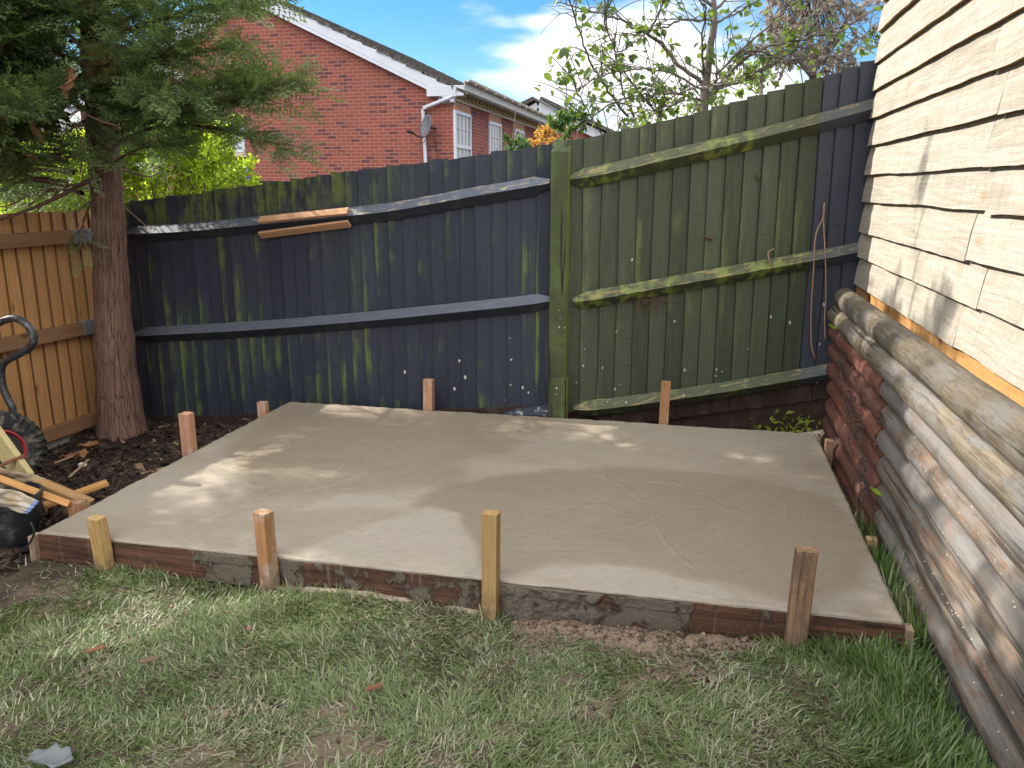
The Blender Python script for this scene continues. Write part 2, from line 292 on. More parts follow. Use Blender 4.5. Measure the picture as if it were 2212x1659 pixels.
# ------------------------------------------------------------------ bark mulch in the corner bed
def mulch():
    N = 15000; x = rng.uniform(-4.0, -2.62, N); y = rng.uniform(2.35, 5.1, N)
    k = (y < 5.12-.02*(x+2.6)) & (rng.random(N) < .35+.65*sstep(2.6, 3.2, y)); x, y = x[k], y[k]
    e = rng.uniform(-2.6, -1.9, 900); ey = rng.uniform(4.83, 5.0, 900); x, y = np.r_[x, e], np.r_[y, ey]; n = len(x)
    L_ = rng.gamma(2.2, .012, n)+.01; w = L_*rng.uniform(.12, .42, n); th = rng.uniform(.0015, .004, n)
    d = norm_rows(np.stack([rng.normal(0, 1, n), rng.normal(0, 1, n), rng.normal(0, .28, n)], -1)); s, nn = frames(d, rng.normal(0, .5, n))
    c = np.stack([x, y, ground_z(x, y)+rng.uniform(0, .028, n)], -1); U = np.array([(a, b, q) for q in (-1, 1) for a, b in ((-1, -.8), (1, -.45), (.9, .6), (-.8, 1))])
    V = c[:, None]+U[None, :, :1]*(d*L_[:, None]/1.6)[:, None]+U[None, :, 1:2]*(s*w[:, None])[:, None]+U[None, :, 2:]*(nn*th[:, None])[:, None]
    F = (np.array([(4, 5, 6, 7), (0, 3, 2, 1), (0, 1, 5, 4), (1, 2, 6, 5), (2, 3, 7, 6), (3, 0, 4, 7)])[None]+8*np.arange(n)[:, None, None]).reshape(-1, 4)
    t = NT('bark_mulch'); r = t.attr('r'); c = t.mix(t.ramp(r, 0, .9), (.014, .009, .007), (.060, .038, .028)); c = t.mix(t.ramp(r, .93, 1.), c, (.24, .15, .09)); m = t.done(c, .7, .3)
    tag(npmesh('mulch', V.reshape(-1, 3), F, m, None, np.repeat(rng.random(n), 8), origin=(-3.2, 3.8, -.1)), 'dark shredded bark mulch heaped round the conifer trunk', 'mulch', kind='stuff')
mulch()
# ------------------------------------------------------------------ concrete slab: float-finished, wet and dry trowel sweeps as they lie on it
def sl(*pp): return [at_z(x, y, SZ)[:2] for x, y in pp]
WET_BACK = sl((640, 878), (1195, 897), (1188, 925), (1150, 955), (1080, 978), (1000, 992), (1010, 1050), (800, 1060), (560, 1075), (520, 1010), (470, 975))
WET_LENS = sl((900, 1090), (960, 1050), (1060, 1030), (1200, 1016), (1340, 1013), (1500, 1022), (1640, 1036), (1800, 1075), (1890, 1180), (1885, 1275), (1700, 1290), (1560, 1263), (1440, 1232), (1310, 1222), (1190, 1218), (1080, 1250), (1030, 1210), (985, 1165), (950, 1120))
DRY_MID = sl((760, 1062), (850, 1068), (905, 1082), (880, 1098), (800, 1088), (650, 1098))
DRY_FRONT = sl((930, 1098), (1000, 1112), (1010, 1150), (1032, 1190), (1035, 1245), (840, 1225), (640, 1190), (720, 1160), (860, 1120))
DRY_LENS = sl((1150, 1232), (1300, 1224), (1420, 1240), (1560, 1275), (1600, 1300), (1480, 1308), (1300, 1280))
def slab():
    nx, ny = 420, 280; X, Y = np.meshgrid(np.linspace(SX0+.004, SX1-.004, nx), np.linspace(SY0+.004, SY1-.004, ny)); qx, qy = X+(fbm(X*3, Y*3, 71, 6)-.5)*.13, Y+(fbm(X*3, Y*3, 72, 6)-.5)*.13
    wet = .32+.75*(fbm(X*1.6, Y*2.6, 73, 5)-.5)
    for P, a, w in ((WET_BACK, .60, .06), (WET_LENS, .70, .05)): wet = wet+(a-wet)*edge_soft(P, qx, qy, w)
    for P, a, w in ((DRY_MID, .05, .03), (DRY_FRONT, .06, .025), (DRY_LENS, .02, .02)): wet = wet+(a-wet)*edge_soft(P, qx, qy, w)
    for cx, cy, rr in ((-.9, 2.2, 1.3), (.1, 5.2, 1.5), (-1.9, 2.6, 1.1), (-.2, 2.0, 1.05), (-2.3, 4.5, .9), (.9, 3.2, .8)):
        d = np.hypot(qx-cx, qy-cy)-rr; wet = wet+.10*np.where(d > 0, np.exp(-d*9), 0)*sstep(.4, .6, fbm(X*2, Y*2, int(cx*10)+90))
    ridge = np.zeros_like(X)
    for i in range(40):
        cx, cy, rr, a0, sp_ = rng.uniform(SX0-.4, SX1+.4), rng.uniform(SY0-1.2, SY1), rng.uniform(.4, 1.5), rng.uniform(0, 6.28), rng.uniform(.15, .6)
        an = (np.arctan2(Y-cy, X-cx)-a0+np.pi) % (2*np.pi)-np.pi; ridge += np.exp(-((np.hypot(X-cx, Y-cy)-rr)/.005)**2)*sstep(sp_, sp_*.4, np.abs(an))*rng.uniform(.4, 1)
    for (a, b) in (((745, 1146), (800, 1110)), ((745, 1146), (830, 1172)), ((790, 1150), (985, 1108)), ((780, 1138), (880, 1095)), ((1265, 1075), (1330, 1105)), ((1410, 1040), (1480, 1050))):
        A, B = at_z(*a, SZ)[:2], at_z(*b, SZ)[:2]; ab = B-A; t_ = np.clip(((X-A[0])*ab[0]+(Y-A[1])*ab[1])/(ab@ab), 0, 1); dd = np.hypot(X-A[0]-t_*ab[0], Y-A[1]-t_*ab[1]-.02*np.sin(t_*3)); ridge += 1.3*np.exp(-(dd/.006)**2)
    ed = np.minimum.reduce([X-SX0, SX1-X, Y-SY0, SY1-Y]); lum = sstep(.10, .0, ed)
    Z = SZ+.0028*ridge+(fbm(X*3, Y*3, 75)-.5)*.006+lum*(fbm(X*20, Y*20, 76)-.35)*.010-sstep(.012, .0, ed)*.004
    xr = X+sstep(.02, 0, ed)*(fbm(X*16, Y*16, 77)-.5)*.012; yr = Y+sstep(.02, 0, ed)*(fbm(X*16, Y*16, 78)-.5)*.012
    top = np.stack([xr, yr, Z], -1).reshape(-1, 3); i = np.arange(nx*ny).reshape(ny, nx); rim = np.concatenate([i[0], i[1:, -1], i[-1, -2::-1], i[-2:0:-1, 0]])
    low = top[rim]*[1, 1, 0]+[0, 0, SZ-.008]; V = np.concatenate([top, low]); k = len(rim); j = np.arange(k)
    F = np.concatenate([grid_faces(nx, ny), np.stack([rim, nx*ny+j, nx*ny+(j+1) % k, np.roll(rim, -1)], -1)])
    t = NT('fresh_concrete'); w = t.attr('wet'); p = t.pos(); n = t.noise(t.map(p, (2.2, 7, 1), rot=(0, 0, .25)), 2.2, 7, .6, .6); f = t.noise(p, 240, 4, .7); mid = t.noise(p, 26, 5, .65)
    ww = t.math('ADD', w, t.math('MULTIPLY', t.math('SUBTRACT', n, .5), .28)); c = t.mix(t.ramp(ww, 0, .9), (.318, .276, .222), (.222, .174, .120)); c = t.mix(t.math('MULTIPLY', t.ramp(f, .5, .75), .22), c, (.46, .41, .34)); c = t.mix(t.math('MULTIPLY', t.attr('ridge'), .13), c, (.43, .39, .34))
    c = t.mix(t.math('MULTIPLY', t.ramp(mid, .42, .7), .18), c, (.16, .125, .09))
    arcs = None
    for nm in ('rad1', 'rad2'):
        cbx = t.n('ShaderNodeCombineXYZ'); t.set(cbx.inputs[0], t.attr(nm)); t.set(cbx.inputs[1], t.attr(nm+'a')); ar = t.ramp(t.noise(t.map(cbx.outputs[0], (34, 1.6, 1)), 1.5, 6, .6, .3), .3, .7); ar = t.math('MULTIPLY', ar, t.ramp(t.noise(p, 1.3 if nm == 'rad1' else 1.9, 3), .42, .58)); arcs = ar if arcs is None else t.math('ADD', arcs, ar)
    c = t.mix(t.math('MULTIPLY', arcs, .08), c, (.40, .36, .31)); pit = t.ramp(t.vor(p, 70), .10, .04); c = t.mix(t.math('MULTIPLY', pit, .35), c, (.12, .10, .08))
    hgt = t.math('ADD', t.math('ADD', t.math('MULTIPLY', f, .5), t.math('MULTIPLY', arcs, .38)), t.math('MULTIPLY', mid, .8)); hgt = t.math('SUBTRACT', hgt, t.math('MULTIPLY', pit, .6)); t.bump(hgt, .55, .005); rg = t.math('ADD', t.math('MULTIPLY', t.ramp(ww, .1, .9), -.30), .66); m = t.done(c, rg, .4)
    z0 = np.zeros(k); o = npmesh('concrete_slab', V, F, m, None, None, True, origin=((SX0+SX1)/2, (SY0+SY1)/2, SZ-.01), col={'wet': np.r_[wet.ravel(), z0], 'ridge': np.r_[np.clip(ridge, 0, 1).ravel(), z0], **{nm: np.r_[q.ravel(), z0] for nm, q in (('rad1', np.hypot(X+.1, Y-1.1)), ('rad1a', np.arctan2(X+.1, Y-1.1)), ('rad2', np.hypot(X+3.4, Y-5.6)), ('rad2a', np.arctan2(X+3.4, Y-5.6)))}})
    tag(o, 'freshly poured grey brown concrete slab with curved trowel sweeps', 'concrete slab')
slab()
# core below the skin, formwork boards round it
t = NT('formwork_timber'); g = t.attr('g', 'Vector'); w = t.noise(t.map(g, (1.5, 30, 30)), 1.5, 6, .6, 1.); c = t.mix(t.ramp(w, .3, .75), (.024, .012, .008), (.150, .068, .038)); n = t.noise(t.map(t.pos(), (1, 1, .8)), 11, 8, .68)
st = t.noise(t.map(t.pos(), (38, 38, 3)), 1, 4); c = t.mix(t.math('MULTIPLY', t.ramp(st, .58, .72), .30), c, (.30, .24, .19)); a = t.math('ADD', t.attr('a'), t.math('MULTIPLY', t.math('SUBTRACT', n, .5), 2.6)); sm = t.ramp(a, .42, .62)
c = t.mix(sm, c, t.mix(n, (.056, .046, .035), (.155, .128, .098))); t.bump(t.math('ADD', t.math('MULTIPLY', sm, 1.4), t.noise(t.pos(), 70, 5, .7)), .75, .008); FORM = t.done(c, .62, .35)
fw = thing('slab_formwork', ((SX0+SX1)/2, (SY0+SY1)/2, 0), 'red brown timber formwork boards boxing in the wet concrete slab', 'formwork')
def front_board():
    """a grid so that the mortar smears stand proud of it"""
    nx, nz = 520, 16; y0 = SY0-.002; V, G, A, F = [], [], [], []
    X = np.linspace(SX0, SX1, nx); kx = [at_z(q, 1250, .06)[0] for q in ()]
    fx = lambda px, py: at_y(px, py, SY0)[0]
    segs = [(fx(420, 1180), fx(545, 1210), .72), (fx(585, 1215), fx(700, 1235), .57), (fx(700, 1235), fx(1045, 1275), .46), (fx(1075, 1270), fx(1300, 1310), .86), (fx(1300, 1310), fx(1490, 1340), .70), (fx(1490, 1330), fx(1660, 1350), .34)]
    for iz in range(nz):
        for x in X:
            z = -.012+(SZ-.009+.012)*iz/(nz-1); a = .12
            for x0, x1, v in segs: jx = x+.10*(float(fbm(np.array(x*9.), np.array(z*14.), 4, 3))-.5); a = max(a, v*float(sstep(x0-.06, x0+.03, np.array(jx))*sstep(x1+.06, x1-.03, np.array(jx))))
            a = a*(1.05 if z > .075 else .95); bulge = max(0, a-.4)*(.004+.052*float(fbm(np.array(x*30.), np.array(z*34.), 5, 3))*min(1., max(.15, (a-.6)*5))); V.append((x, y0-bulge, z)); G.append((x, z, 0)); A.append(a)
    b = len(V)
    for iz in (0, nz-1):
        for x in X: V.append((x, y0+.032, V[iz*nx][2])); G.append((x, .1, .03)); A.append(.1)
    F = [tuple(q) for q in grid_faces(nx, nz)]; top = (nz-1)*nx
    for i in range(nx-1): F.append((top+i, top+i+1, b+nx+i+1, b+nx+i)); F.append((b+i, b+i+1, i+1, i)); F.append((b+nx+i, b+nx+i+1, b+i+1, b+i))
    for s_, e in ((0, 1), (nx-1, -1)):
        F.append(tuple([j*nx+s_ for j in range(nz)]+[b+nx+s_, b+s_]))
    mb = MB(); mb.add(V, F, G, .5, 0, A); return mb
bd = front_board().build('formwork_board', FORM, fw, smooth=False); tag(bd, 'front formwork board smeared with grey mortar')
for nm, p0, p1, wv in (('left', (SX0+.016, SY0+.031, .05), (SX0+.016, SY1-.031, .05), (.03, 0, 0)), ('right', (SX1-.016, SY0+.031, .05), (SX1-.016, SY1-.031, .05), (.03, 0, 0)), ('back', (SX0, SY1-.016, .05), (SX1, SY1-.016, .05), (0, .03, 0))):
    mb = MB(); plank(mb, p0, p1, wv, (0, 0, .122), 6, .0); mb.build('formwork_board', FORM, fw)
mb = MB(); box(mb, (SX0+.034, SY0+.034, -.03), (SX1-.034, SY1-.034, SZ-.012)); mb.build('concrete_core', plain('rough_concrete', (.2, .17, .14), .8), bpy.data.objects['concrete_slab'])
# end grain slips seen on the two front corners
EG = wood('end_grain_timber', (.34, .25, .17), (.17, .11, .07), 60, False)
for x, s in ((SX0-.001, -1), (SX1+.001, 1)):
    mb = MB(); plank(mb, (x+s*.011, SY0-.006, -.01), (x+s*.011, SY0-.006, .112), (.022, 0, 0), (0, .05, 0), 4, .001); mb.build('corner_cleat', EG, fw, bevel=.002)
# ------------------------------------------------------------------ stakes
YEL = wood('pale_yellow_timber', (.45, .295, .12), (.29, .165, .06), 40, stain=(.42, .37, .29), stain_amt=.35, mud=.8); ORA = wood('orange_brown_timber', (.40, .215, .10), (.22, .10, .045), 36, stain=(.46, .42, .36), stain_amt=.42, mud=.8)
PNK = wood('pink_timber', (.46, .255, .16), (.30, .145, .09), 30, stain=(.46, .40, .34), stain_amt=.45, mud=.8); BRN = wood('dull_brown_timber', (.285, .175, .105), (.12, .064, .038), 30, stain=(.10, .07, .05), stain_amt=.6, mud=.8)
def stake(px, y, front, side, mat, label, grp, zlow=-.12, lean=0., rot=0.):
    """px = (left, right, top edge) of the stake's front in the wide view, y its depth"""
    l = at_y(px[0], px[2], y); r = at_y(px[1], px[2], y); cx = (l[0]+r[0])/2; w = front or (r[0]-l[0]); c0 = np.array([cx, y+side/2, 0]); top = float(l[2])
    mb = MB(); ax = np.array([math.cos(rot), math.sin(rot), 0]); ay = np.array([-ax[1], ax[0], 0]); h = top-zlow
    plank(mb, c0+[lean*(-h), 0, zlow], c0+[0, 0, top], ax*w, ay*side, 5, .0008)
    o = mb.build('wooden_stake', mat, None, bevel=.003); tag(o, label, 'stake', grp); return o
SG = 'wooden stakes holding the formwork'
fy = SY0-.055
stake((178, 218, 1120), fy, .062, .048, YEL, 'yellowish square stake nailed near the left end of the front board', SG, lean=-.06, rot=-.22)
stake((540, 582, 1108), fy, .060, .050, ORA, 'brown stake splashed with white mortar, between the two yellow stakes at the front', SG, lean=-.02, rot=-.35)
stake((1042, 1074, 1110), fy, .056, .044, YEL, 'clean yellow stake standing at the middle of the front board', SG, lean=.01, rot=-.12)
stake((1720, 1770, 1190), fy, .066, .048, BRN, 'dark weathered stake, tallest, near the right end of the front board', SG, lean=.03, rot=.06)
def stake_xy(x, y, top, w, d, mat, label, rot=0., lean=0.):
    mb = MB(); ax = np.array([math.cos(rot), math.sin(rot), 0]); ay = np.array([-ax[1], ax[0], 0]); plank(mb, (x+lean*(-.25-top), y, -.25), (x, y, top), ax*w, ay*d, 5, .0008)
    tag(mb.build('wooden_stake', mat, None, bevel=.0025), label, 'stake', SG)
lx = SX0-.031
q = at_x(168, 1080, lx); stake_xy(lx, q[1], q[2], .055, .075, ORA, 'short stub of a stake beside the loose offcuts on the left board', .1)
q = at_x(402, 892, lx); stake_xy(lx, q[1], q[2], .060, .055, PNK, 'pinkish stake rising from the bark mulch by the left board', -.05)
q = at_x(567, 868, lx); stake_xy(lx, q[1], q[2], .055, .05, PNK, 'small pinkish stake at the far left corner of the slab', .05)
by = SY1+.024
q = at_y(926, 819, by); stake_xy(q[0], by, q[2], .062, .045, PNK, 'pink stake with a white tip in front of the navy fence', -.1, .02)
q = at_y(1439, 824, by); stake_xy(q[0], by, q[2], .056, .045, ORA, 'orange stake standing before the gap under the green fence', .03, .02)
rx = SX1+.024
q = at_x(1792, 950, rx); stake_xy(rx, q[1], q[2], .040, .05, BRN, 'thin split stake squeezed between slab and dark red logs', .0)
q = at_x(1883, 1162, rx); stake_xy(rx, q[1], q[2], .040, .045, YEL, 'low pale stake in the grassy gap between slab and logs', .0)
# mortar dropped along the front board
def spill():
    P = np.array(SPILL); lo, hi = P.min(0)-.03, P.max(0)+.03; nx, ny = 120, 40; X, Y = np.meshgrid(np.linspace(lo[0], hi[0], nx), np.linspace(lo[1], min(hi[1], SY0-.004), ny))
    e = edge_soft(P, X+(fbm(X*20, Y*20, 3)-.5)*.04, Y+(fbm(X*20, Y*20, 4)-.5)*.03, .025); Z = ground_z(X, Y)-.012+e*.024+(fbm(X*30, Y*30, 9)-.5)*.006*e
    t = NT('spilled_concrete'); n = t.noise(t.pos(), 35, 6, .6); c = t.mix(n, (.27, .205, .15), (.42, .33, .25)); t.bump(n, .3, .004); m = t.done(c, .55, .4)
    tag(npmesh('concrete_spill', np.stack([X, Y, Z], -1).reshape(-1, 3), grid_faces(nx, ny), m, None, None, True), 'flat pale smear of spilled concrete along the middle of the front board', 'concrete spill')
spill()
# ------------------------------------------------------------------ fences
def fence_paint(name, c0, c1, moss, moss_amt, splat, bare=None, second=None, sx=None, sky_sheen=.5, flake=.8):
    t = NT(name); p = t.pos(); g = t.attr('g', 'Vector'); r = t.attr('r'); w = t.noise(t.map(g, (2.2, 60, 60)), 1.4, 5, .6, .6); rough = t.noise(t.map(g, (75, 9, 9)), 1.0, 3, .6)
    c = t.mix(r, c0, c1); c = t.mix(t.math('MULTIPLY', t.ramp(w, .5, .8), .5), c, tuple(x*1.9 for x in c1))
    if second: c = t.mix(t.ramp(t.xyz(p)['X'], sx-.004, sx+.004), c, t.mix(w, (.034, .040, .056), (.058, .066, .088)))
    mk = t.noise(t.map(p, (1.1, 1.1, .9)), 1.6, 4, .6); sk = t.noise(t.map(p, (17, 17, 1.3)), 1, 5, .62)
    mm = t.math('MULTIPLY', t.ramp(sk, .44, .60), t.ramp(mk, .44, .58)); mm = t.math('MULTIPLY', mm, moss_amt)
    if bare is None:                                         # algae creep from the board edges, and cloud the tops at the shady left end
        jag = t.math('ADD', t.xyz(g)['Y'], t.math('MULTIPLY', t.math('SUBTRACT', t.noise(t.map(p, (9, 9, 3)), 1.6, 5, .65), .5), .14)); mm = t.math('MULTIPLY', mm, t.math('ADD', t.math('MULTIPLY', t.ramp(jag, .05, .012), .85), .15))
        if not second: topz = t.math('MULTIPLY', t.ramp(t.xyz(p)['X'], -1.5, -2.6), t.ramp(t.math('SUBTRACT', t.xyz(p)['Z'], t.math('MULTIPLY', t.xyz(p)['X'], .115)), 1.58, 1.70)); mm = t.math('MAXIMUM', mm, t.math('MULTIPLY', topz, t.math('MULTIPLY', t.ramp(t.noise(t.map(p, (7, 7, 3)), 1.5, 5, .6), .42, .62), .75)))
    if second: mm = t.math('MULTIPLY', mm, t.ramp(t.xyz(p)['X'], sx+.004, sx-.004))
    c = t.mix(mm, c, t.mix(w, moss, tuple(x*2. for x in moss)))
    v = t.vor(t.map(p, (1, 1, .62)), 26); vr = t.vor(t.map(p, (1, 1, .62)), 26, out='Color'); th = t.math('MULTIPLY', t.xyz(vr)['X'] if False else t.n('ShaderNodeSeparateColor').outputs[0], 1.) if False else None
    sc = t.n('ShaderNodeSeparateColor'); t.set(sc.inputs[0], vr); hit = t.math('LESS_THAN', v, t.math('MULTIPLY', t.ramp(sc.outputs[0], .62, 1.25), .34)); zone = t.math('MULTIPLY', t.ramp(t.xyz(p)['Z'], 1.15, .25), t.ramp(t.xyz(p)['X'], -2.2, -.9)); keep = t.math('GREATER_THAN', zone, sc.outputs[1])
    c = t.mix(t.math('MULTIPLY', t.math('MULTIPLY', hit, keep), splat), c, (.50, .48, .43))
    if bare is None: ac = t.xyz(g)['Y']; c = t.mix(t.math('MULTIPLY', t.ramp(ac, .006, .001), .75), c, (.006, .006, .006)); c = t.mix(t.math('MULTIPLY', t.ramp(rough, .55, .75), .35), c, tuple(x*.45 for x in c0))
    else:
        nzr = t.ramp(t.xyz(t.n('ShaderNodeNewGeometry').outputs['Normal'])['Z'], .3, .6); c = t.mix(t.math('MULTIPLY', nzr, sky_sheen), c, tuple(x*3.4+.02 for x in c1)); fl = t.ramp(t.noise(t.map(g, (3.2, 22, 22)), 2.2, 6, .68, 1.), .53, .60); c = t.mix(t.math('MULTIPLY', t.math('MULTIPLY', fl, nzr), flake), c, bare)  # upper faces coloured lighter to stand for sky reflected on the rails
    t.bump(t.math('ADD', t.math('ADD', w, rough), t.math('MULTIPLY', mm, .4)), .5, .004); return t.done(c, .62, .35)
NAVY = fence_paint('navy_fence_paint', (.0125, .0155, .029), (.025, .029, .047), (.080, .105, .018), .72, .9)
NAVYR = fence_paint('navy_rail_paint', (.014, .017, .026), (.026, .030, .042), (.06, .07, .03), .25, .5, bare=(.36, .30, .19), sky_sheen=.7)
NAVYM = fence_paint('navy_middle_rail_paint', (.014, .017, .026), (.026, .030, .042), (.06, .07, .03), .25, .5, bare=(.36, .30, .19), sky_sheen=.75, flake=.12)
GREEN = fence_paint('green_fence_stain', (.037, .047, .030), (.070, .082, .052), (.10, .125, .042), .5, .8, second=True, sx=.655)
GREENR = fence_paint('green_rail_stain', (.030, .035, .020), (.044, .050, .026), (.11, .14, .025), .85, .6, bare=(.34, .27, .12), second=True, sx=.655, sky_sheen=.2, flake=.5)
NEWW = wood('new_fence_timber', (.60, .325, .135), (.38, .185, .070), 30, edge=True); NEWR = wood('new_rail_timber', (.30, .165, .085), (.17, .085, .045), 30)
DKB = wood('dark_brown_timber', (.052, .030, .023), (.026, .015, .012), 26, True, .8, .4, (.09, .08, .075), .25)
def featheredge(mb, A, B, zb, zt, pitch, width, nrm, jag=.012, m=0, seg=7, thick_left=True):
    """overlapping wedge boards from A to B (xy); zb, zt give the bottom and top height at a fraction 0..1"""
    A, B = np.array([*A, 0.]), np.array([*B, 0.]); L_ = np.linalg.norm(B-A); u = (B-A)/L_; n = np.array([*nrm, 0.]); k = int(round(L_/pitch)); pt = L_/k
    for i in range(k):
        x0 = i*pt+random.uniform(-.006, .006)*(i > 0); x1 = min(x0+width, L_+.01); z0, z1 = zb((x0+pt/2)/L_), zt((x0+pt/2)/L_); off = random.random()*40; jl, jr = random.uniform(-jag, jag), random.uniform(-jag, jag)*.6; lean = random.uniform(-.004, .004)
        v, g = [], []; slope = (zt(1)-zt(0))/L_*pt*.35; ph = random.uniform(0, 6); wob = random.uniform(.0, .004)
        for j in range(seg+1):
            q = j/seg
            for (xx, d) in ((x0, .026 if thick_left else .007), (x1, .007 if thick_left else .026), (x1, .001), (x0, .006 if thick_left else .001)):
                top = z1+(jl-slope if xx == x0 else jr+slope); z = z0+(top-z0)*q; e = (wob*math.sin(ph+q*9) if xx == x0 else 0)
                v.append(A+u*(xx+lean*q+e)+n*(d+.0015*math.sin(ph+q*5))+[0, 0, z]); g.append((z+off, xx-x0, d+off*.31))
        f = [(0, 3, 2, 1), tuple(4*seg+i_ for i_ in range(4))]
        for j in range(seg):
            for c in range(4): a, b = 4*j+c, 4*j+(c+1) % 4; f.append((a, b, b+4, a+4))
        mb.add(v, f, g, random.random(), m)
def arris(mb, ridge, nrm, s=.05, nose=(True, True)):
    """triangular rail whose front edge runs through the ridge points; tapered noses at its ends"""
    n = np.array([*nrm, 0.]); P = [np.asarray(p, float) for p in ridge]; K = len(P); d = [0]; off = random.random()*40
    for i in range(1, K): d.append(d[-1]+np.linalg.norm(P[i]-P[i-1]))
    v, g = [], []
    for i, p in enumerate(P):
        k = 1.; w = random.uniform(-.0015, .0015)
        for at, on in ((d[i], nose[0]), (d[-1]-d[i], nose[1])):
            if on: k = min(k, .45+.55*min(1, at/.09))
        b = p-n*s
        for q, gg in ((b+n*(s*k+w), 0), (b+[0, 0, s*k*.98]+n*.004, s), (b-[0, 0, s*k*.98]-n*-.004, -s)): v.append(q); g.append((d[i]+off, gg, off*.3))
    f = [(0, 2, 1), tuple(3*(K-1)+i for i in range(3))]
    for i in range(K-1):
        for c in range(3): a, b = 3*i+c, 3*i+(c+1) % 3; f.append((a, b, b+3, a+3))
    mb.add(v, f, g, None, 0, [1., .75, 0]*K)
def dense(P, n=26): P = [np.asarray(p) for p in P]; return spline(P, max(2, n//(len(P)-1)))
# --- navy panel
NA, NB = np.array((-3.97, 5.15)), np.array((-.855, 4.955)); nu = unit(NB-NA); nn = np.array((nu[1], -nu[0])); npt = np.array([*NB, 0])
nf = thing('navy_fence', (*((NA+NB)/2), -.1), 'navy painted close board fence with green moss streaks and two pale repair battens', 'fence')
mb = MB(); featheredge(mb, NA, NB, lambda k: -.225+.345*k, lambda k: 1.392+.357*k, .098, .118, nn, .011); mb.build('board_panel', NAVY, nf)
def nfp(x, y, off=.087): return on_plane(x, y, npt+[*(nn*off), 0], (*nn, 0))
TOPR = [nfp(*q) for q in ((262, 507), (400, 500), (520, 489), (640, 478), (755, 466), (851, 455), (1011, 426), (1100, 411), (1184, 396))]
MIDR = [nfp(*q) for q in ((280, 727), (420, 720), (560, 712), (700, 701), (851, 688), (1011, 672), (1110, 662), (1186, 652))]
for rl in (TOPR, MIDR):
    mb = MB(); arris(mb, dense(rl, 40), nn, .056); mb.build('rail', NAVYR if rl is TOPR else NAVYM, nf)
n3 = np.array([*nn, 0.])
BAT = wood('planed_pale_batten', (.52, .30, .17), (.36, .185, .095), 24, bump=.2)
for (xa, ya, xb, yb, up) in ((562, 478, 753, 459, 1), (563, 505, 756, 480, -1)):
    a, b = nfp(xa, ya, .067), nfp(xb, yb, .067); f_ = unit(n3+[0, 0, up*1.0]); ax = unit(b-a); w_ = np.cross(ax, f_); mb = MB(); plank(mb, a+f_*.012, b+f_*.012, unit(w_)*.052, f_*.018, 4, .0006)
    o = mb.build('repair_batten', BAT, nf, bevel=.0015); tag(o, 'upper bare timber repair batten' if up > 0 else 'lower bare timber repair batten')
mb = MB(); plank(mb, (*(NA+nn*.03), -.235), (*(NB+nn*.03), .09), (*(nn*.03), 0), (0, 0, .14), 8, .002); mb.build('gravel_board', DKB, nf)
# --- post with its short spur
PX0 = at_y(1187, 600, 4.885)[0]; PXW = .108
t = NT('post_timber'); p = t.pos(); g = t.attr('g', 'Vector'); w = t.noise(t.map(g, (1.5, 45, 45)), 1.4, 6, .6, .8); rg = t.noise(t.map(g, (80, 8, 8)), 1, 3); ck = t.noise(t.map(g, (.8, 30, 30)), 1.1, 3, .5, .4)
c = t.mix(w, (.030, .040, .018), (.075, .090, .038)); c = t.mix(t.ramp(t.noise(t.map(p, (3, 3, 1.5)), 2.5, 5), .45, .65), c, (.078, .098, .036)); c = t.mix(t.ramp(ck, .57, .61), c, (.012, .012, .010)); c = t.mix(t.math('MULTIPLY', t.ramp(t.noise(p, 13, 6, .7), .5, .7), .5), c, (.035, .036, .026))
v = t.vor(t.map(p, (1, 1, .7)), 34); sc = t.n('ShaderNodeSeparateColor'); t.set(sc.inputs[0], t.vor(t.map(p, (1, 1, .7)), 34, out='Color')); hit = t.math('MULTIPLY', t.math('LESS_THAN', v, .16), t.math('GREATER_THAN', sc.outputs[0], .70)); c = t.mix(t.math('MULTIPLY', hit, t.ramp(t.xyz(p)['Z'], 1.2, .4)), c, (.5, .48, .42))
shed_bounce = t.math('MULTIPLY', t.ramp(t.xyz(t.n('ShaderNodeNewGeometry').outputs['Normal'])['X'], .5, .8), t.ramp(t.noise(t.map(p, (6, 6, .8)), 1.5, 4), .3, .5)); c = t.mix(shed_bounce, c, (.20, .21, .02))  # yellow painted on the right face as light bounced off the shed
t.bump(t.math('ADD', t.math('ADD', w, rg), ck), .5, .005); POST = t.done(c, .75, .25)
pb = at_y(1207, 893, 4.885); ptop = at_y(1207, 322, 4.885)[2]
po = thing('fence_post', (PX0+PXW/2, 4.935, 0), 'square mossy green timber post between the navy and green fence panels', 'fence post')
mb = MB(); x0, x1, y0, y1 = PX0, PX0+PXW, 4.885, 4.985; zt = ptop-.015; off = 3.
vv, gg = [], []
for z in np.linspace(-.3, zt, 9):
    for (x, y) in ((x0, y0), (x1, y0), (x1, y1), (x0, y1)): vv.append((x-.012*(z-.1)*0, y, z+(.075 if (z == zt and y == y1) else 0))); gg.append((z, x-x0, y-y0+off))
ff = [(0, 3, 2, 1), (32, 33, 34, 35)]+[(4*j+c_, 4*j+(c_+1) % 4, 4*j+4+(c_+1) % 4, 4*j+4+c_) for j in range(8) for c_ in range(4)]
mb.add(vv, ff, gg, .5); mb.build('post_shaft', POST, po, bevel=.004)
st_ = at_y(1207, 818, 4.80)[2]; sx0 = at_y(1186, 850, 4.81)[0]; sx1 = at_y(1224, 850, 4.81)[0]
mb = MB(); plank(mb, ((sx0+sx1)/2, 4.847, -.2), ((sx0+sx1)/2, 4.847, st_), (sx1-sx0, 0, 0), (0, .074, 0), 5, .001); mb.build('post_spur', POST, po, bevel=.008)
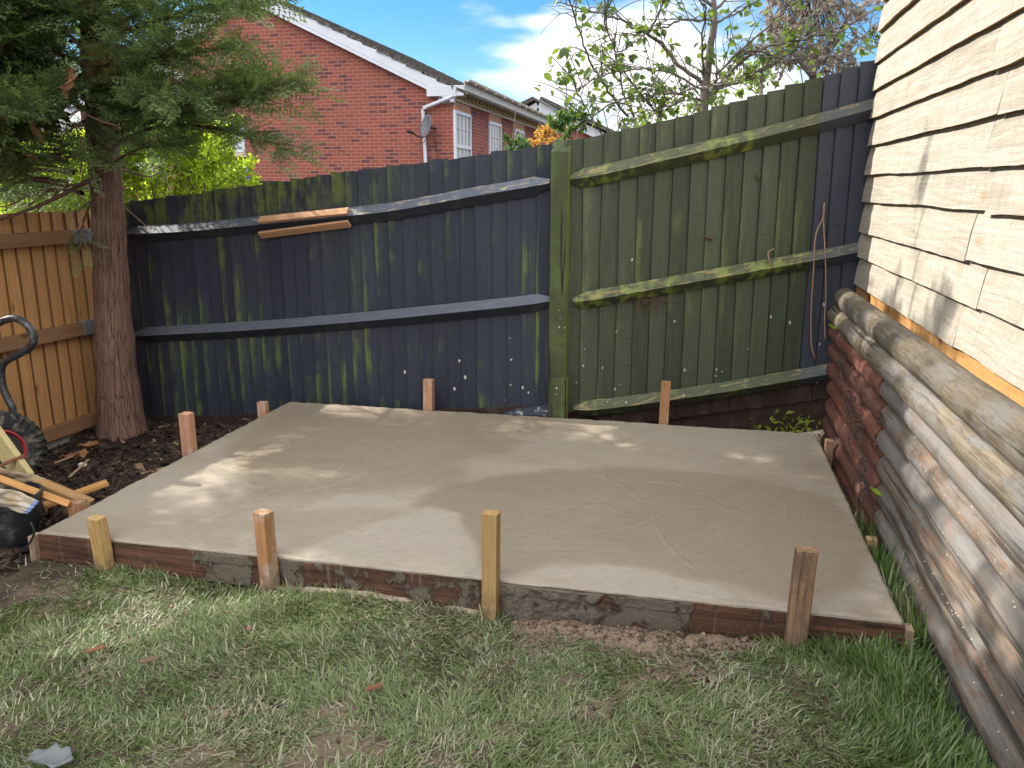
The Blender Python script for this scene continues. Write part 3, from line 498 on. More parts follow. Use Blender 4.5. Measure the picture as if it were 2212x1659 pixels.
# --- green panel, its last boards repainted slate blue
GA, GB = np.array((-.785, 4.960)), np.array((1.06, 5.36)); gu = unit(GB-GA); gn = np.array((gu[1], -gu[0])); g3 = np.array([*gn, 0.]); gp = np.array([*GA, 0])
def gfp(x, y, off=.087): return on_plane(x, y, gp+g3*off, g3)
gf = thing('green_fence', (*((GA+GB)/2), .2), 'mossy green close board fence rising to slate blue boards beside the shed', 'fence')
zt0, zt1 = gfp(1240, 305, .01)[2], gfp(1888, 128, .01)[2]; e1 = (gfp(1888, 128, .01)[:2]-GA)@gu/np.linalg.norm(GB-GA)
zb0, zb1 = gfp(1250, 893, .01)[2], gfp(1788, 822, .01)[2]; e2 = (gfp(1788, 822, .01)[:2]-GA)@gu/np.linalg.norm(GB-GA)
zt_ = lambda k: zt0+(zt1-zt0)*(.72*k/e1+.28*(k/e1)**2); zb_ = lambda k: zb0+(zb1-zb0)*k/e2
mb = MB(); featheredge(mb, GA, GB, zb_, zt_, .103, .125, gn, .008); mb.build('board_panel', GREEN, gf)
mb = MB(); featheredge(mb, GA-gn*.016, GB-gn*.016, lambda k: zb_(k)-.135+.02*k, lambda k: zb_(k)+.03, .103, .122, gn, .012, 0, 3); mb.build('board_ends', DKB, gf)
TR = [gfp(*q) for q in ((1232, 388), (1300, 377), (1450, 343), (1600, 308), (1750, 271), (1893, 233), (1990, 205))]
MR = [gfp(*q) for q in ((1238, 654), (1300, 645), (1400, 627), (1520, 606), (1680, 577), (1856, 545), (1950, 527))]
BR = [gfp(*q) for q in ((1240, 888), (1300, 884), (1440, 866), (1620, 838), (1790, 808), (1900, 786))]
for q in (TR, MR, BR):
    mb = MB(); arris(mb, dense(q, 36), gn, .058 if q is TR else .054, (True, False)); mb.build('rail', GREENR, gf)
a, b = gfp(1425, 922, -.05), gfp(1800, 880, -.05); mb = MB(); plank(mb, a+unit(a-b)*.35+[0, 0, -.06], b+unit(b-a)*.15, (0, 0, .25), g3*.032, 6, .003); o = mb.build('gravel_board', DKB, gf); tag(o, 'slanted dark gravel board dropped below the panel')
# dark sheet leaning behind the slab
SHE = plain('blue_black_plastic', (.032, .036, .052), .35, .4, 20)
t = NT('smeared_plastic'); n = t.noise(t.pos(), 18, 6, .7); c = t.mix(t.ramp(n, .52, .66), (.030, .035, .052), (.33, .33, .33)); t.bump(n, .3, .004); SHE = t.done(c, .45, .4)
mb = MB(); q = [at_y(1085, 893, 4.835), at_y(1186, 897, 4.835), at_y(1186, 872, 4.93), at_y(1110, 884, 4.93)]; mb.add([p_+[0, 0, d] for d in (0, -.012) for p_ in q], [(0, 1, 2, 3), (7, 6, 5, 4), (0, 4, 5, 1), (1, 5, 6, 2), (2, 6, 7, 3), (3, 7, 4, 0)], None, .5)
tag(mb.build('plastic_sheet', SHE), 'dark plastic sheet smeared with cement, wedged at the foot of the navy fence', 'plastic sheet')
# --- new orange panel on the left
OB = np.array((-3.985, 5.13)); OA = OB+np.array((-.062, -1.))*4.6; ou = unit(OB-OA); on = np.array((ou[1], -ou[0])); o3 = np.array([*on, 0.]); op = np.array([*OB, 0])
def ofp(x, y, off=.04): return on_plane(x, y, op+o3*off, o3)
of = thing('orange_fence', (*((OA+OB)/2), -.2), 'new orange brown close board fence behind the wheelbarrow', 'fence')
z1 = ofp(180, 455, .02)[2]
mb = MB(); featheredge(mb, OA, OB, lambda k: -.10, lambda k: z1, .100, .125, on, .008); mb.build('board_panel', NEWW, of)
for (xa, ya, xb, yb) in ((0, 526, 178, 506), (0, 746, 198, 706), (100, 944, 214, 898)):
    a, b = ofp(xa, ya, .05), ofp(xb, yb, .05); d = unit(b-a); z = (a[2]+b[2])/2; a2 = np.array([*(OA+on*.045), z]); b2 = np.array([*(OB-ou*.16+on*.045), z])
    mb = MB(); plank(mb, a2, b2, o3*.062, (0, 0, .082), 8, .0015); rl = mb.build('rail', NEWR, of, bevel=.004)
    if z > 0:
        mb = MB(); cpt = (ofp(*((166, 500) if ya < 600 else (188, 703)), .045)); plank(mb, np.array([*(OA+ou*((cpt[:2]-OA)@ou-.06)+on*.046), z]), np.array([*(OA+ou*((cpt[:2]-OA)@ou+.10)+on*.046), z]), o3*.068, (0, 0, .088)); mb.build('rail_bracket', plain('galvanised_steel', (.30, .31, .33), .45, .2, 40, .5, .6), rl, bevel=.002)
mb = MB(); plank(mb, np.array([*(OA+on*.01), -.19]), np.array([*(OB+on*.01), -.19]), o3*.05, (0, 0, .19), 4, .0); mb.build('concrete_gravel_board', plain('grey_concrete', (.26, .245, .22), .85, .25, 25), of)
# ------------------------------------------------------------------ shed
WX = .965; corner = 5.28
t = NT('sawn_cladding'); g = t.attr('g', 'Vector'); r = t.attr('r'); w = t.noise(t.map(g, (1.1, 20, 20)), 1.5, 6, .6, 1.6); chip = t.noise(t.map(g, (13, 3.2, 3)), 1.3, 5, .62, 1.4); fine = t.noise(t.map(g, (9, 160, 60)), 1.2, 4, .6)
c = t.mix(t.ramp(w, .3, .75), (.255, .225, .180), (.365, .335, .285)); c = t.mix(t.math('MULTIPLY', r, .4), c, (.405, .365, .31)); c = t.mix(t.math('MULTIPLY', t.ramp(chip, .56, .70), .42), c, (.25, .18, .11)); c = t.mix(t.math('MULTIPLY', t.ramp(chip, .40, .30), .4), c, (.56, .52, .455))
kd = t.vor(t.map(g, (1.5, 4.2, 3)), 1.); c = t.mix(t.math('MULTIPLY', t.ramp(kd, .12, .03), .5), c, (.27, .15, .075)); rg = t.noise(t.map(g, (5, 42, 42)), 1.0, 3, .5, 2.6); c = t.mix(t.math('MULTIPLY', t.ramp(rg, .60, .66), .30), c, (.40, .28, .17))
t.bump(t.math('ADD', t.math('MULTIPLY', chip, 1.9), t.math('ADD', t.math('MULTIPLY', fine, .35), t.math('MULTIPLY', w, .5))), .75, .011); CLAD = t.done(c, .8, .2)
EDG = wood('cladding_edge', (.36, .22, .09), (.22, .12, .04), 40, False)
sh = thing('shed', (2.2, 3.0, .5), 'timber shed clad in rough sawn cream weatherboards above the log wall', 'shed')
def cladding():
    mb = MB(); ys = [607, 549, 496, 436, 378, 319, 261, 199, 138, 74, 12]; xs = [1853, 1854, 1863, 1863, 1872, 1877, 1883, 1890, 1897, 1906, 1912]; zz = [at_x(x, y, WX)[2] for x, y in zip(xs, ys)]; zz += [zz[-1]+.14*(i+1) for i in range(5)]
    for k in range(len(zz)-1):
        z0, z1 = zz[k], zz[k+1]+.035; cuts = [corner+random.uniform(-.012, .022)]
        y = 3.12+(.07*(-1)**k)+random.uniform(-.05, .05) if k < 7 else 2.1; cuts += [y, y-1.5+random.uniform(-.2, .2), -.9]
        for a, b in zip(cuts[:-1], cuts[1:]):
            n = max(6, int((a-b)/.04)); off = random.random()*50; dz = random.uniform(-.009, .009); sd = random.random()*99; cant = random.uniform(-.003, .003); v, g, f = [], [], []
            for i in range(n+1):
                y_ = a+(b-a)*i/n-(0.004 if i == n else 0)*-1; wv = (float(fbm(np.array(y_*2.3), np.array(sd), 5, 4))-.5)*.014+(float(vnoise(np.array(y_*14), np.array(sd), 7))-.5)*.003
                zl = z0+dz+wv; xo = WX-.036+cant*i/n+(float(vnoise(np.array(y_*3.), np.array(sd+5), 3))-.5)*.006
                zm = (zl+z1)/2
                for (x, z, q) in ((xo, zl, 0), (xo+.011+(float(vnoise(np.array(y_*5.), np.array(sd+9), 8))-.5)*.006, zm, zm-zl), (WX-.006, z1, z1-zl), (WX+.010, z1, z1-zl), (xo+.026, zl+.004, -.015)): v.append((x, y_, z)); g.append((y_+off, q+off*.3, x))
            for i in range(n):
                for c_ in range(5): p_, q_ = 5*i+c_, 5*i+(c_+1) % 5; f.append((p_, q_, q_+5, p_+5))
            f += [(4, 3, 2, 1, 0), tuple(5*n+i for i in range(5))]; base = len(mb.f); mb.add(v, f, g, random.random(), 0)
            for i in range(n): mb.m[base+5*i+4] = 1
    mb.build('cladding', [CLAD, EDG], sh); return zz
ZZ = cladding()
mb = MB(); box(mb, (WX+.012, -.85, .45), (3.4, corner-.02, ZZ[-1]-.05)); mb.build('shed_core', wood('shed_board', (.4, .29, .18), (.3, .2, .12)), sh)
mb = MB(); plank(mb, (WX+.004, -.85, ZZ[0]-.062), (WX+.004, corner-.005, ZZ[0]-.062), (.046, 0, 0), (0, 0, .19), 8, .001); mb.build('sole_beam', wood('orange_beam', (.50, .275, .10), (.30, .135, .042), 22, stain=(.20, .085, .03), stain_amt=.45), sh, bevel=.003)
mb = MB(); zr = ZZ[-1]; mb.add([(.80, -1, zr), (3.6, -1, zr+.7), (3.6, corner+.12, zr+.7), (.80, corner+.12, zr), (.80, -1, zr-.06), (3.6, -1, zr+.64), (3.6, corner+.12, zr+.64), (.80, corner+.12, zr-.06)], [(0, 1, 2, 3), (7, 6, 5, 4), (0, 4, 5, 1), (1, 5, 6, 2), (2, 6, 7, 3), (3, 7, 4, 0)]); mb.build('roof', plain('roof_felt', (.05, .05, .05), .9), sh)
# ------------------------------------------------------------------ log wall
def log_mat(name, a, b, grey, gm, extra=None, em=0.):
    t = NT(name); g = t.attr('g', 'Vector'); p = t.pos(); w = t.noise(t.map(g, (1.6, 30, 30)), 1.6, 8, .7, 1.2); crk = t.noise(t.map(g, (.9, 34, 34)), 1.0, 4, .55, .5); bl = t.noise(t.map(p, (6, 2.6, 6)), 1.6, 6, .66)
    c = t.mix(t.ramp(w, .34, .66), a, b); c = t.mix(t.math('MULTIPLY', t.ramp(bl, .45, .60), gm), c, t.mix(w, tuple(x*.7 for x in grey), tuple(x*1.25 for x in grey)))
    fg = t.noise(t.map(g, (4, 110, 110)), 1.3, 5, .65, .4); c = t.mix(t.math('MULTIPLY', t.ramp(fg, .54, .68), .55), c, tuple(x*.35 for x in a)); c = t.mix(t.math('MULTIPLY', t.ramp(fg, .44, .32), .35), c, tuple(x*1.35 for x in b))
    if extra: c = t.mix(t.math('MULTIPLY', t.ramp(t.noise(t.map(g, (3.2, 26, 26)), 1.3, 7, .7, 1.6), .54, .60), em), c, extra)
    c = t.mix(t.math('MULTIPLY', t.ramp(crk, .58, .64), .9), c, (.022, .017, .014)); kd = t.vor(t.map(g, (1.6, 5, 5)), 1.); c = t.mix(t.ramp(kd, .10, .03), c, (.05, .03, .02))
    c = t.mix(t.math('MULTIPLY', t.ramp(t.attr('r'), .45, 1.), .5), c, grey); c = t.mix(t.math('MULTIPLY', t.ramp(t.attr('r'), .4, .0), .45), c, tuple(x*.55 for x in a))
    sp_ = t.vor(t.map(p, (1, 1, 1.8)), 42); sc = t.n('ShaderNodeSeparateColor'); t.set(sc.inputs[0], t.vor(t.map(p, (1, 1, 1.8)), 42, out='Color')); hit = t.math('MULTIPLY', t.math('LESS_THAN', sp_, .15), t.math('GREATER_THAN', sc.outputs[0], .86)); c = t.mix(t.math('MULTIPLY', hit, t.ramp(t.xyz(p)['Z'], .85, .5)), c, (.52, .47, .38))
    t.bump(t.math('ADD', t.math('MULTIPLY', w, 1.1), t.math('MULTIPLY', t.ramp(crk, .55, .65), -.8)), .55, .007); return t.done(c, .74, .3)
LRED = log_mat('red_stained_log', (.115, .042, .030), (.215, .085, .056), (.072, .038, .032), .55); LGRY = log_mat('weathered_grey_log', (.072, .055, .042), (.195, .150, .112), (.165, .160, .155), .75, (.22, .095, .045), .5)
LOLD = log_mat('buff_weathered_log', (.076, .060, .042), (.190, .156, .110), (.160, .153, .145), .8, (.10, .07, .042), .75); LBLK = log_mat('blackened_log', (.024, .023, .024), (.055, .052, .052), (.085, .085, .088), .5, (.28, .16, .07), .25)
lw = thing('log_wall', (.84, 2.6, 0), 'retaining wall of stacked round logs, dark red far end and weathered near end', 'log wall')
def log(xc, z, ya, yb, ra, rb, mat, label=None):
    n = max(8, int(abs(yb-ya)/.11)); sd = random.random()*50; pts, rd = [], []
    for i in range(n+1):
        k = i/n; y = ya+(yb-ya)*k; pts.append((xc+(float(fbm(np.array(y*.9), np.array(sd), 3, 2))-.5)*.022, y, z+(float(fbm(np.array(y*.9), np.array(sd), 4, 2))-.5)*.014)); rd.append((ra+(rb-ra)*k)*(1+(float(fbm(np.array(y*3.), np.array(sd), 6, 3))-.5)*.09))
    pts = [(pts[0][0], pts[0][1]+(.012 if ya > yb else -.012), pts[0][2])]+pts; rd = [rd[0]*.86]+rd
    mb = MB(); tube(mb, pts, rd, 18, lump=.012); o = mb.build('log', mat, lw, smooth=True); m_ = o.modifiers.new('edge', 'EDGE_SPLIT'); m_.split_angle = R(50)
    if label: tag(o, label)
endz = [float(at_y(1810, y, 5.03)[2]) for y in (645, 680, 717, 757, 797, 838, 878, 917, 955)]
xl = [float(at_y(x, y, 5.0)[0]) for x, y in ((1799, 645), (1788, 680), (1789, 720), (1788, 757), (1785, 797), (1784, 838), (1781, 878), (1776, 917), (1774, 955))]
log(xl[0]+.066, endz[0], 5.02, -.7, .061, .070, LOLD); log(xl[1]+.064, endz[1]-.004, 5.05, -.7, .060, .067, LOLD)
zn = np.linspace(endz[1]-.012, .03, 8)
for i in range(2, 9):
    ry = 3.72-.03*i+random.uniform(-.06, .06) if i < 7 else 3.55+.1*(i-7)
    log(xl[i]+.061, endz[i], 5.04+random.uniform(-.03, .02), ry, .060, .062, LRED)
    log(xl[i]+.069, endz[i]-.004, ry-.006, -.7, .0585, .060, LBLK if i == 8 else LGRY)
log(xl[8]+.070, endz[8]-.115, 4.9, 3.3, .06, .062, LRED); log(xl[8]+.074, endz[8]-.122, 3.29, -.7, .064, .072, LBLK)
# ------------------------------------------------------------------ conifer
BARK = NT('conifer_bark'); t = BARK; g = t.attr('g', 'Vector'); w = t.noise(t.map(g, (3.2, 40, 40)), 1.3, 7, .68, .6); fl = t.noise(t.map(g, (14, 40, 40)), 1.2, 5, .65, 1.5)
c = t.mix(t.ramp(w, .33, .68), (.100, .058, .044), (.25, .150, .115)); c = t.mix(t.math('MULTIPLY', t.ramp(fl, .58, .7), .5), c, (.27, .175, .135)); c = t.mix(t.math('MULTIPLY', t.ramp(fl, .36, .28), .7), c, (.025, .014, .011)); ed = t.ramp(t.vor(t.map(g, (5, 34, 34)), 1., 'DISTANCE_TO_EDGE'), .10, .0); c = t.mix(t.math('MULTIPLY', ed, t.ramp(fl, .45, .6)), c, (.030, .017, .013)); c = t.mix(t.math('MULTIPLY', t.ramp(t.noise(t.pos(), 5, 4), .5, .7), .4), c, (.20, .15, .125)); t.bump(t.math('ADD', t.math('ADD', w, fl), t.math('MULTIPLY', ed, -.7)), .75, .010); BARK = t.done(c, .88, .2)
CUT = wood('cut_limb_wood', (.42, .29, .13), (.25, .15, .06), 18); TWIG = plain('conifer_twig', (.115, .068, .045), .85, .35, 40, .2)
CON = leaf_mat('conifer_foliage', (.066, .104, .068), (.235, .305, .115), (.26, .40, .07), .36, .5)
def spray_proto():
    q, rr = [], []
    def leaflet(o, d, l, w, tilt):
        s = unit(np.cross(d, [0, 0, 1])); nn = np.array([0, 0, 1])*math.cos(tilt)+s*math.sin(tilt); s = np.cross(nn, d); q.append([o, o+d*l*.45+s*w, o+d*l, o+d*l*.45-s*w])
    for i in range(17):
        x = .06+i*.056; ctr = np.array([x, 0, -.10*x*x]); side = 1 if i % 2 else -1; ln = .40*(1-.72*(x-.25) if x > .25 else .65+x); a = math.radians(random.uniform(32, 52)); d = np.array([math.cos(a), side*math.sin(a), random.uniform(-.14, .10)]); d = unit(d); m = max(2, int(ln/.074))
        for j in range(m):
            p = ctr+d*(j*.074); sub = 1 if j % 2 else -1; dd = unit(d+np.cross([0, 0, 1], d)*sub*.75+[0, 0, random.uniform(-.35, .35)]); leaflet(p, dd, random.uniform(.085, .14), .020, random.uniform(-.7, .7))
        leaflet(ctr+d*(m*.072-.03), d, .13, .019, 0)
    leaflet(np.array([.9, 0, -.08]), np.array([1., 0, -.1]), .16, .019, 0); return np.array(q)
SPR = [spray_proto() for _ in range(3)]
def sprays(name, O, D, S, mat, parent, droop=0.):
    """joins feathery flat sprays at origins O along D into one mesh"""
    O, D, S = np.array(O), norm_rows(np.array(D)), np.array(S); Vs, rs = [], []; pick = rng.integers(0, 3, len(O)); roll = rng.normal(0, .55, len(O)); s, n = frames(D, roll); rb = rng.random(len(O))
    for k in range(3):
        m = pick == k; P = SPR[k][None]
        V = O[m][:, None, None]+S[m][:, None, None, None]*(P[..., 0:1]*D[m][:, None, None]+P[..., 1:2]*s[m][:, None, None]+P[..., 2:3]*n[m][:, None, None]); Vs.append(V.reshape(-1, 3))
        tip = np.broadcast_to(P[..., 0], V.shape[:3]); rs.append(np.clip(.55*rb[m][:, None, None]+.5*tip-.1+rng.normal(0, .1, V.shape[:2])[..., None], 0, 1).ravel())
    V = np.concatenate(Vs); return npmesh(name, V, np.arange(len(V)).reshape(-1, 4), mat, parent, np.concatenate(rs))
TX, TY, TZ0 = -3.70, 4.62, -.18
def px3(pts, y0, y1): return [at_y(x, y, y0+(y1-y0)*i/(len(pts)-1)) for i, (x, y) in enumerate(pts)]
def conifer():
    tr = thing('conifer_tree', (TX, TY, TZ0), 'lopped conifer with reddish trunk and ragged dark green branches in the fence corner', 'tree')
    ctr = [at_y(x, y, TY) for x, y in ((267, 950), (256, 850), (245, 700), (238, 550), (231, 420), (222, 300), (214, 150), (205, 20), (200, -120))]; rad = [.205, .168, .145, .128, .116, .118, .112, .10, .085]
    P = spline(ctr, 6); rr = np.interp(np.linspace(0, 8, len(P)), range(9), rad); rr = [q*.80*(1+.03*math.sin(i*1.3)) for i, q in enumerate(rr)]; P = [np.array([P[0][0], P[0][1], -.32])]+P; rr = [rr[0]*1.15]+rr
    mb = MB(); tube(mb, P, rr, 36, lump=.035); mb.build('trunk', BARK, tr, smooth=True)
    mb = MB()
    for (x0, y0, x1, y1, r0, dy) in ((262, 155, 266, 108, .055, -.13), (205, 175, 200, 95, .065, -.14), (232, 170, 236, 105, .07, -.15), (300, 225, 345, 165, .065, -.02), (205, 60, 195, -10, .07, -.13), (225, 70, 222, 10, .05, -.12), (170, 30, 150, -10, .06, -.1), (250, 75, 268, 40, .05, -.05)):
        a, b = at_y(x0, y0, TY+dy*.6), at_y(x1, y1, TY+dy*1.3); tube(mb, spline([a, (a+b)/2+[0, -.015, 0], b], 3), [r0, r0*1., r0*1., r0*.95, r0*.93, r0*.92, r0*.9][:7], 12, lump=.06)
    o = mb.build('cut_stubs', CUT, tr, smooth=True); o['label'] = 'pale sawn branch stubs on the trunk'
    br, O, D, S = MB(), [], [], []
    HOLES = [(at_z(x, y, SZ)[:2], r_) for x, y, r_ in ((730, 884, .15), (800, 888, .17), (880, 890, .15), (960, 895, .10), (690, 925, .13), (640, 945, .14), (590, 968, .13), (520, 985, .11), (490, 1008, .13), (545, 1030, .14), (500, 1060, .12), (430, 1040, .12), (640, 1015, .12), (700, 1032, .13), (770, 1020, .09), (820, 1045, .08), (400, 1065, .08), (250, 1125, .13), (330, 1110, .09), (300, 1160, .08), (590, 1105, .08), (470, 1190, .09), (700, 1190, .07))]
    LAWN = [(at_z(x, y, 0)[:2], r_) for x, y, r_ in ((215, 1285, .13), (300, 1330, .17), (400, 1345, .15), (520, 1310, .12), (250, 1385, .12), (590, 1395, .10), (130, 1400, .10), (700, 1300, .07))]
    def lit(p):
        h = np.asarray(p)-np.array(SUN_DIR)*((p[2]-SZ)/SUN_DIR.z)
        if any(math.hypot(h[0]-c_[0], h[1]-c_[1]) < r_*1.12 for c_, r_ in HOLES): return random.random() < .08
        if p[2] > 3.5: k_ = (p[0]-.78)/SUN_DIR.x; q_ = np.asarray(p)-np.array(SUN_DIR)*k_; return float(vnoise(np.array(q_[1]*4.5), np.array(q_[2]*3.5), 17)) < .56
        return True
    def lit_lawn(p):                                       # gaps in the copies beyond the fence, as placed for the first of them
        a_, s_ = 2.1, 1.12; v = np.asarray(p)-[TX, TY, TZ0]; w = np.array([v[0]*math.cos(a_)-v[1]*math.sin(a_), v[0]*math.sin(a_)+v[1]*math.cos(a_), v[2]])*s_+[-5.35, 2.0, -.15]; w = w-np.array(SUN_DIR)*(w[2]/SUN_DIR.z)
        return not any(math.hypot(w[0]-c_[0], w[1]-c_[1]) < r_*1.3 for c_, r_ in LAWN)
    def ok(p):
        x, y = proj(p)
        if x > 250 and y > 388-.66*(x-262)+random.gauss(0, 10): return False
        if x > 352+random.gauss(0, 22): return False
        if x < 200 and y > 322: return random.random() < (.45 if y < 430 else .12)
        if 222 < x < 345 and 0 < y < 98: return random.random() < .22
        if 165 < x < 262 and 92 < y < 182: return random.random() < .07
        if 175 < x < 255 and y < 62: return random.random() < .10
        return True
    def limb(pts, r0, dens=1., size=.22, start=.25, spread=.34, bare=False, free=True):
        P = spline(pts, 5); K = len(P); tube(br, P, np.linspace(r0, .004, K), 6, cap=False)
        if bare: return
        L_ = sum(np.linalg.norm(P[i+1]-P[i]) for i in range(K-1)); n = max(3, int(L_*30*dens)); side = 1
        for i in range(n):
            k = start+(1-start)*(i+random.random())/n; q = min(int(k*(K-1)), K-2); p = P[q]+(P[q+1]-P[q])*(k*(K-1)-q); d = unit(P[q+1]-P[q]); s_ = unit(np.cross(d, [0, 0, 1])+np.array([0, 0, random.uniform(-.55, .35)])); side = -side; dd = unit(d*.9+s_*side*random.uniform(.35, 1.)); ln = spread*(1-.65*k)*random.uniform(.4, 1.15); e = p+dd*ln+np.array([0, 0, random.uniform(-.05, .03)])
            if (not free and not ok(e+dd*size*.7)) : continue
            if ln > .07: tube(br, [p, (p+e)/2+[0, 0, .01], e], [.004, .003, .002], 4, cap=False)
            for j in range(2 if ln < .14 else 3): kk = random.uniform(.15, 1); O.append(p+(e-p)*kk); D.append(dd+np.array([random.gauss(0, .32), random.gauss(0, .32), random.gauss(.02, .28)])); S.append(size*random.uniform(.55, 1.15))
        for _ in range(2): O.append(P[-1]-unit(P[-1]-P[-2])*.03); D.append(P[-1]-P[-2]+np.array([random.gauss(0, .02) for _ in range(3)])); S.append(size*.9)
    hand = [([(220, 300), (330, 262), (411, 243), (541, 209), (600, 176)], 4.6, 4.2, .020, 1.35, .24), ([(225, 330), (300, 285), (392, 269), (500, 285), (560, 299), (612, 322)], 4.65, 4.3, .014, .95, .19), ([(215, 190), (317, 131), (411, 116), (519, 100)], 4.6, 4.1, .016, .7, .18), ([(215, 215), (299, 149), (373, 101)], 4.55, 4.1, .013, 1., .20), ([(205, 110), (260, 74), (336, 45), (467, 7), (545, -14)], 4.6, 3.9, .020, 1.2, .22), ([(225, 265), (373, 192), (440, 186), (497, 176)], 4.5, 4.2, .012, 1., .19), ([(230, 270), (340, 240), (430, 215), (520, 160)], 4.6, 4.2, .012, .8, .19), ([(215, 345), (150, 330), (60, 345), (-40, 370)], 4.5, 4.0, .015, 1., .20), ([(210, 250), (120, 205), (20, 190), (-90, 200)], 4.5, 3.7, .018, 1.3, .22), ([(205, 150), (110, 110), (10, 80), (-80, 60)], 4.5, 3.7, .018, 1.3, .22), ([(200, 40), (120, 20), (20, -20)], 4.5, 3.8, .016, 1.3, .22), ([(235, 360), (280, 330), (330, 315), (372, 310)], 4.55, 4.3, .010, 1., .18), ([(205, 30), (300, -10), (420, -40)], 4.6, 4.0, .016, 1.2, .22), ([(228, 375), (180, 480), (186, 540)], 4.55, 4.38, .008, .8, .13), ([(215, 240), (280, 205), (350, 200), (400, 205)], 4.5, 4., .012, 1.2, .2)]
    for pts, ya, yb, r0, dn, sz in hand: limb(px3(pts, ya, yb), r0, dn, sz)
    for pts, ya, yb, r0 in (([(228, 370), (112, 432), (0, 474), (-60, 480)], 4.55, 3.9, .018), ([(224, 385), (150, 400), (60, 380), (0, 350)], 4.55, 4.0, .010), ([(130, 330), (140, 290), (175, 268)], 4.1, 4.0, .006), ([(60, 420), (30, 440), (0, 447)], 4.0, 3.9, .007), ([(0, 50), (12, 80), (0, 110)], 3.8, 3.8, .006), ([(230, 395), (262, 440), (318, 490)], 4.45, 4.2, .005), ([(160, 265), (178, 320), (172, 385)], 4.2, 4.1, .006), ([(190, 250), (230, 266), (258, 272)], 4.1, 4.0, .006)): limb(px3(pts, ya, yb), r0, bare=True)
    for i in range(178):
        z = 1.42+2.95*(i+random.random())/178; az = random.uniform(0, 2*math.pi); dx, dy = math.cos(az), math.sin(az); ln = random.uniform(.75, 1.45)*(1.0 if z < 3.5 else .75)
        if dx > .15: ln = min(ln, .46/max(dx, .3)+.10)
        if dy < -.55 and z < 1.9: ln *= .55
        b = np.array([np.interp(z, [-.18, 4], [TX, TX-.25])+.1*dx, TY+.1*dy, z]); rise = random.uniform(-.22, .16)
        if dx > .1 and z < 2.0: continue
        limb([b, b+np.array([dx*ln*.4, dy*ln*.4, rise*.2+.04]), b+np.array([dx*ln*.75, dy*ln*.75, rise*.7]), b+np.array([dx*ln, dy*ln, rise+.05])], .013, 1.25 if z < 3.6 else .8, .23, .18, .40, free=False)
    for i in range(46):                                     # short drooping limbs over the front of the trunk
        z = random.uniform(1.55, 3.2); az = random.gauss(-1.75, .75); ln = random.uniform(.28, .62); dx, dy = math.cos(az)*ln, math.sin(az)*ln; b = np.array([np.interp(z, [-.18, 4], [TX, TX-.25]), TY-.05, z]); limb([b, b+np.array([dx*.5, dy*.5, .03]), b+np.array([dx, dy, random.uniform(-.14, .02)])], .008, 1.3, .2, .15, .32, free=False)
    for i in range(15):                                     # long limbs reaching out over the lawn edge
        z = random.uniform(2.3, 3.4); az = random.uniform(-2.2, -1.15); ln = random.uniform(1.1, 1.7); dx, dy = math.cos(az)*ln, math.sin(az)*ln; b = np.array([TX-.2, TY-.05, z]); limb([b, b+np.array([dx*.4, dy*.4, .05]), b+np.array([dx*.75, dy*.75, .03]), b+np.array([dx, dy, random.uniform(-.1, .1)])], .012, 1.2, .22, .2, .4, free=False)
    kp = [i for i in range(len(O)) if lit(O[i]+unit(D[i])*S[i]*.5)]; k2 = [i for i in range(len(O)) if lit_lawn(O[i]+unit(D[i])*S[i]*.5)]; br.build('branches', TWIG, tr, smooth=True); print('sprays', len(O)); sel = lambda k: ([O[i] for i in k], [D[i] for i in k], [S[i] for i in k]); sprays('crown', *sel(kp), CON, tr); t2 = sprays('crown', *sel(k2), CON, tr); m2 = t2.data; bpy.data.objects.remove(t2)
    return tr, m2
CONIFER, CROWN2 = conifer()
def copy_tree(o, parent=None):
    c = o.copy(); C.collection.objects.link(c); c.parent = parent
    for ch in o.children: copy_tree(ch, c)
    return c
for (x, y, rz, s, lb) in ((-5.35, 2.0, 2.1, 1.12, 'dark conifer standing beyond the orange fence, nearest its far end'), (-5.3, .45, 4.0, 1.12, 'dark conifer standing beyond the orange fence, level with the lawn'), (-5.3, -1.4, 5.2, 1.1, 'dark conifer standing beyond the orange fence, behind the photographer')):
    o = copy_tree(CONIFER)
    for ch in o.children:
        if ch.name.startswith('crown'): ch.data = CROWN2
    o.location = (x, y, -.15); o.rotation_euler.z = rz; o.scale = (s, s, s); tag(o, lb, 'tree', 'conifers beyond the orange fence')
# dead broad leaves caught in the conifer
DEAD = leaf_mat('dead_leaf', (.19, .085, .04), (.33, .17, .085), (.35, .15, .05), .25, .7)
def dead_leaf(p, size, label, up=0., spin=0., mat=None, where=''):
    n = 17; V = []; d = np.array([math.cos(spin)*math.cos(up), math.sin(spin)*math.cos(up), math.sin(up)]); s = unit(np.cross(d, [0, 0, 1.])); nn = np.cross(s, d); F = []
    for i in range(n):
        k = i/(n-1); w = (math.sin(math.pi*min(1, k*1.02))**.75*.33+.01)*(1+.22*math.sin(k*19+spin))
        for j in np.linspace(-1, 1, 9): V.append(np.asarray(p)+size*(d*k+s*w*j*(.85)+nn*(.20*abs(j)**1.5*w*2.2+.06*math.sin(k*7+spin*3)+.05*math.sin(j*4+k*9))))
    for i in range(n-1):
        for j in range(8): a = 9*i+j; F.append((a, a+1, a+10, a+9))
    mb = MB(); mb.add(V, F, None, random.random()); o = mb.build('dead_leaf', mat or DEAD, None, True); so = o.modifiers.new('thickness', 'SOLIDIFY'); so.thickness = .0012
    return tag(o, label, 'leaf', 'dead brown leaves')
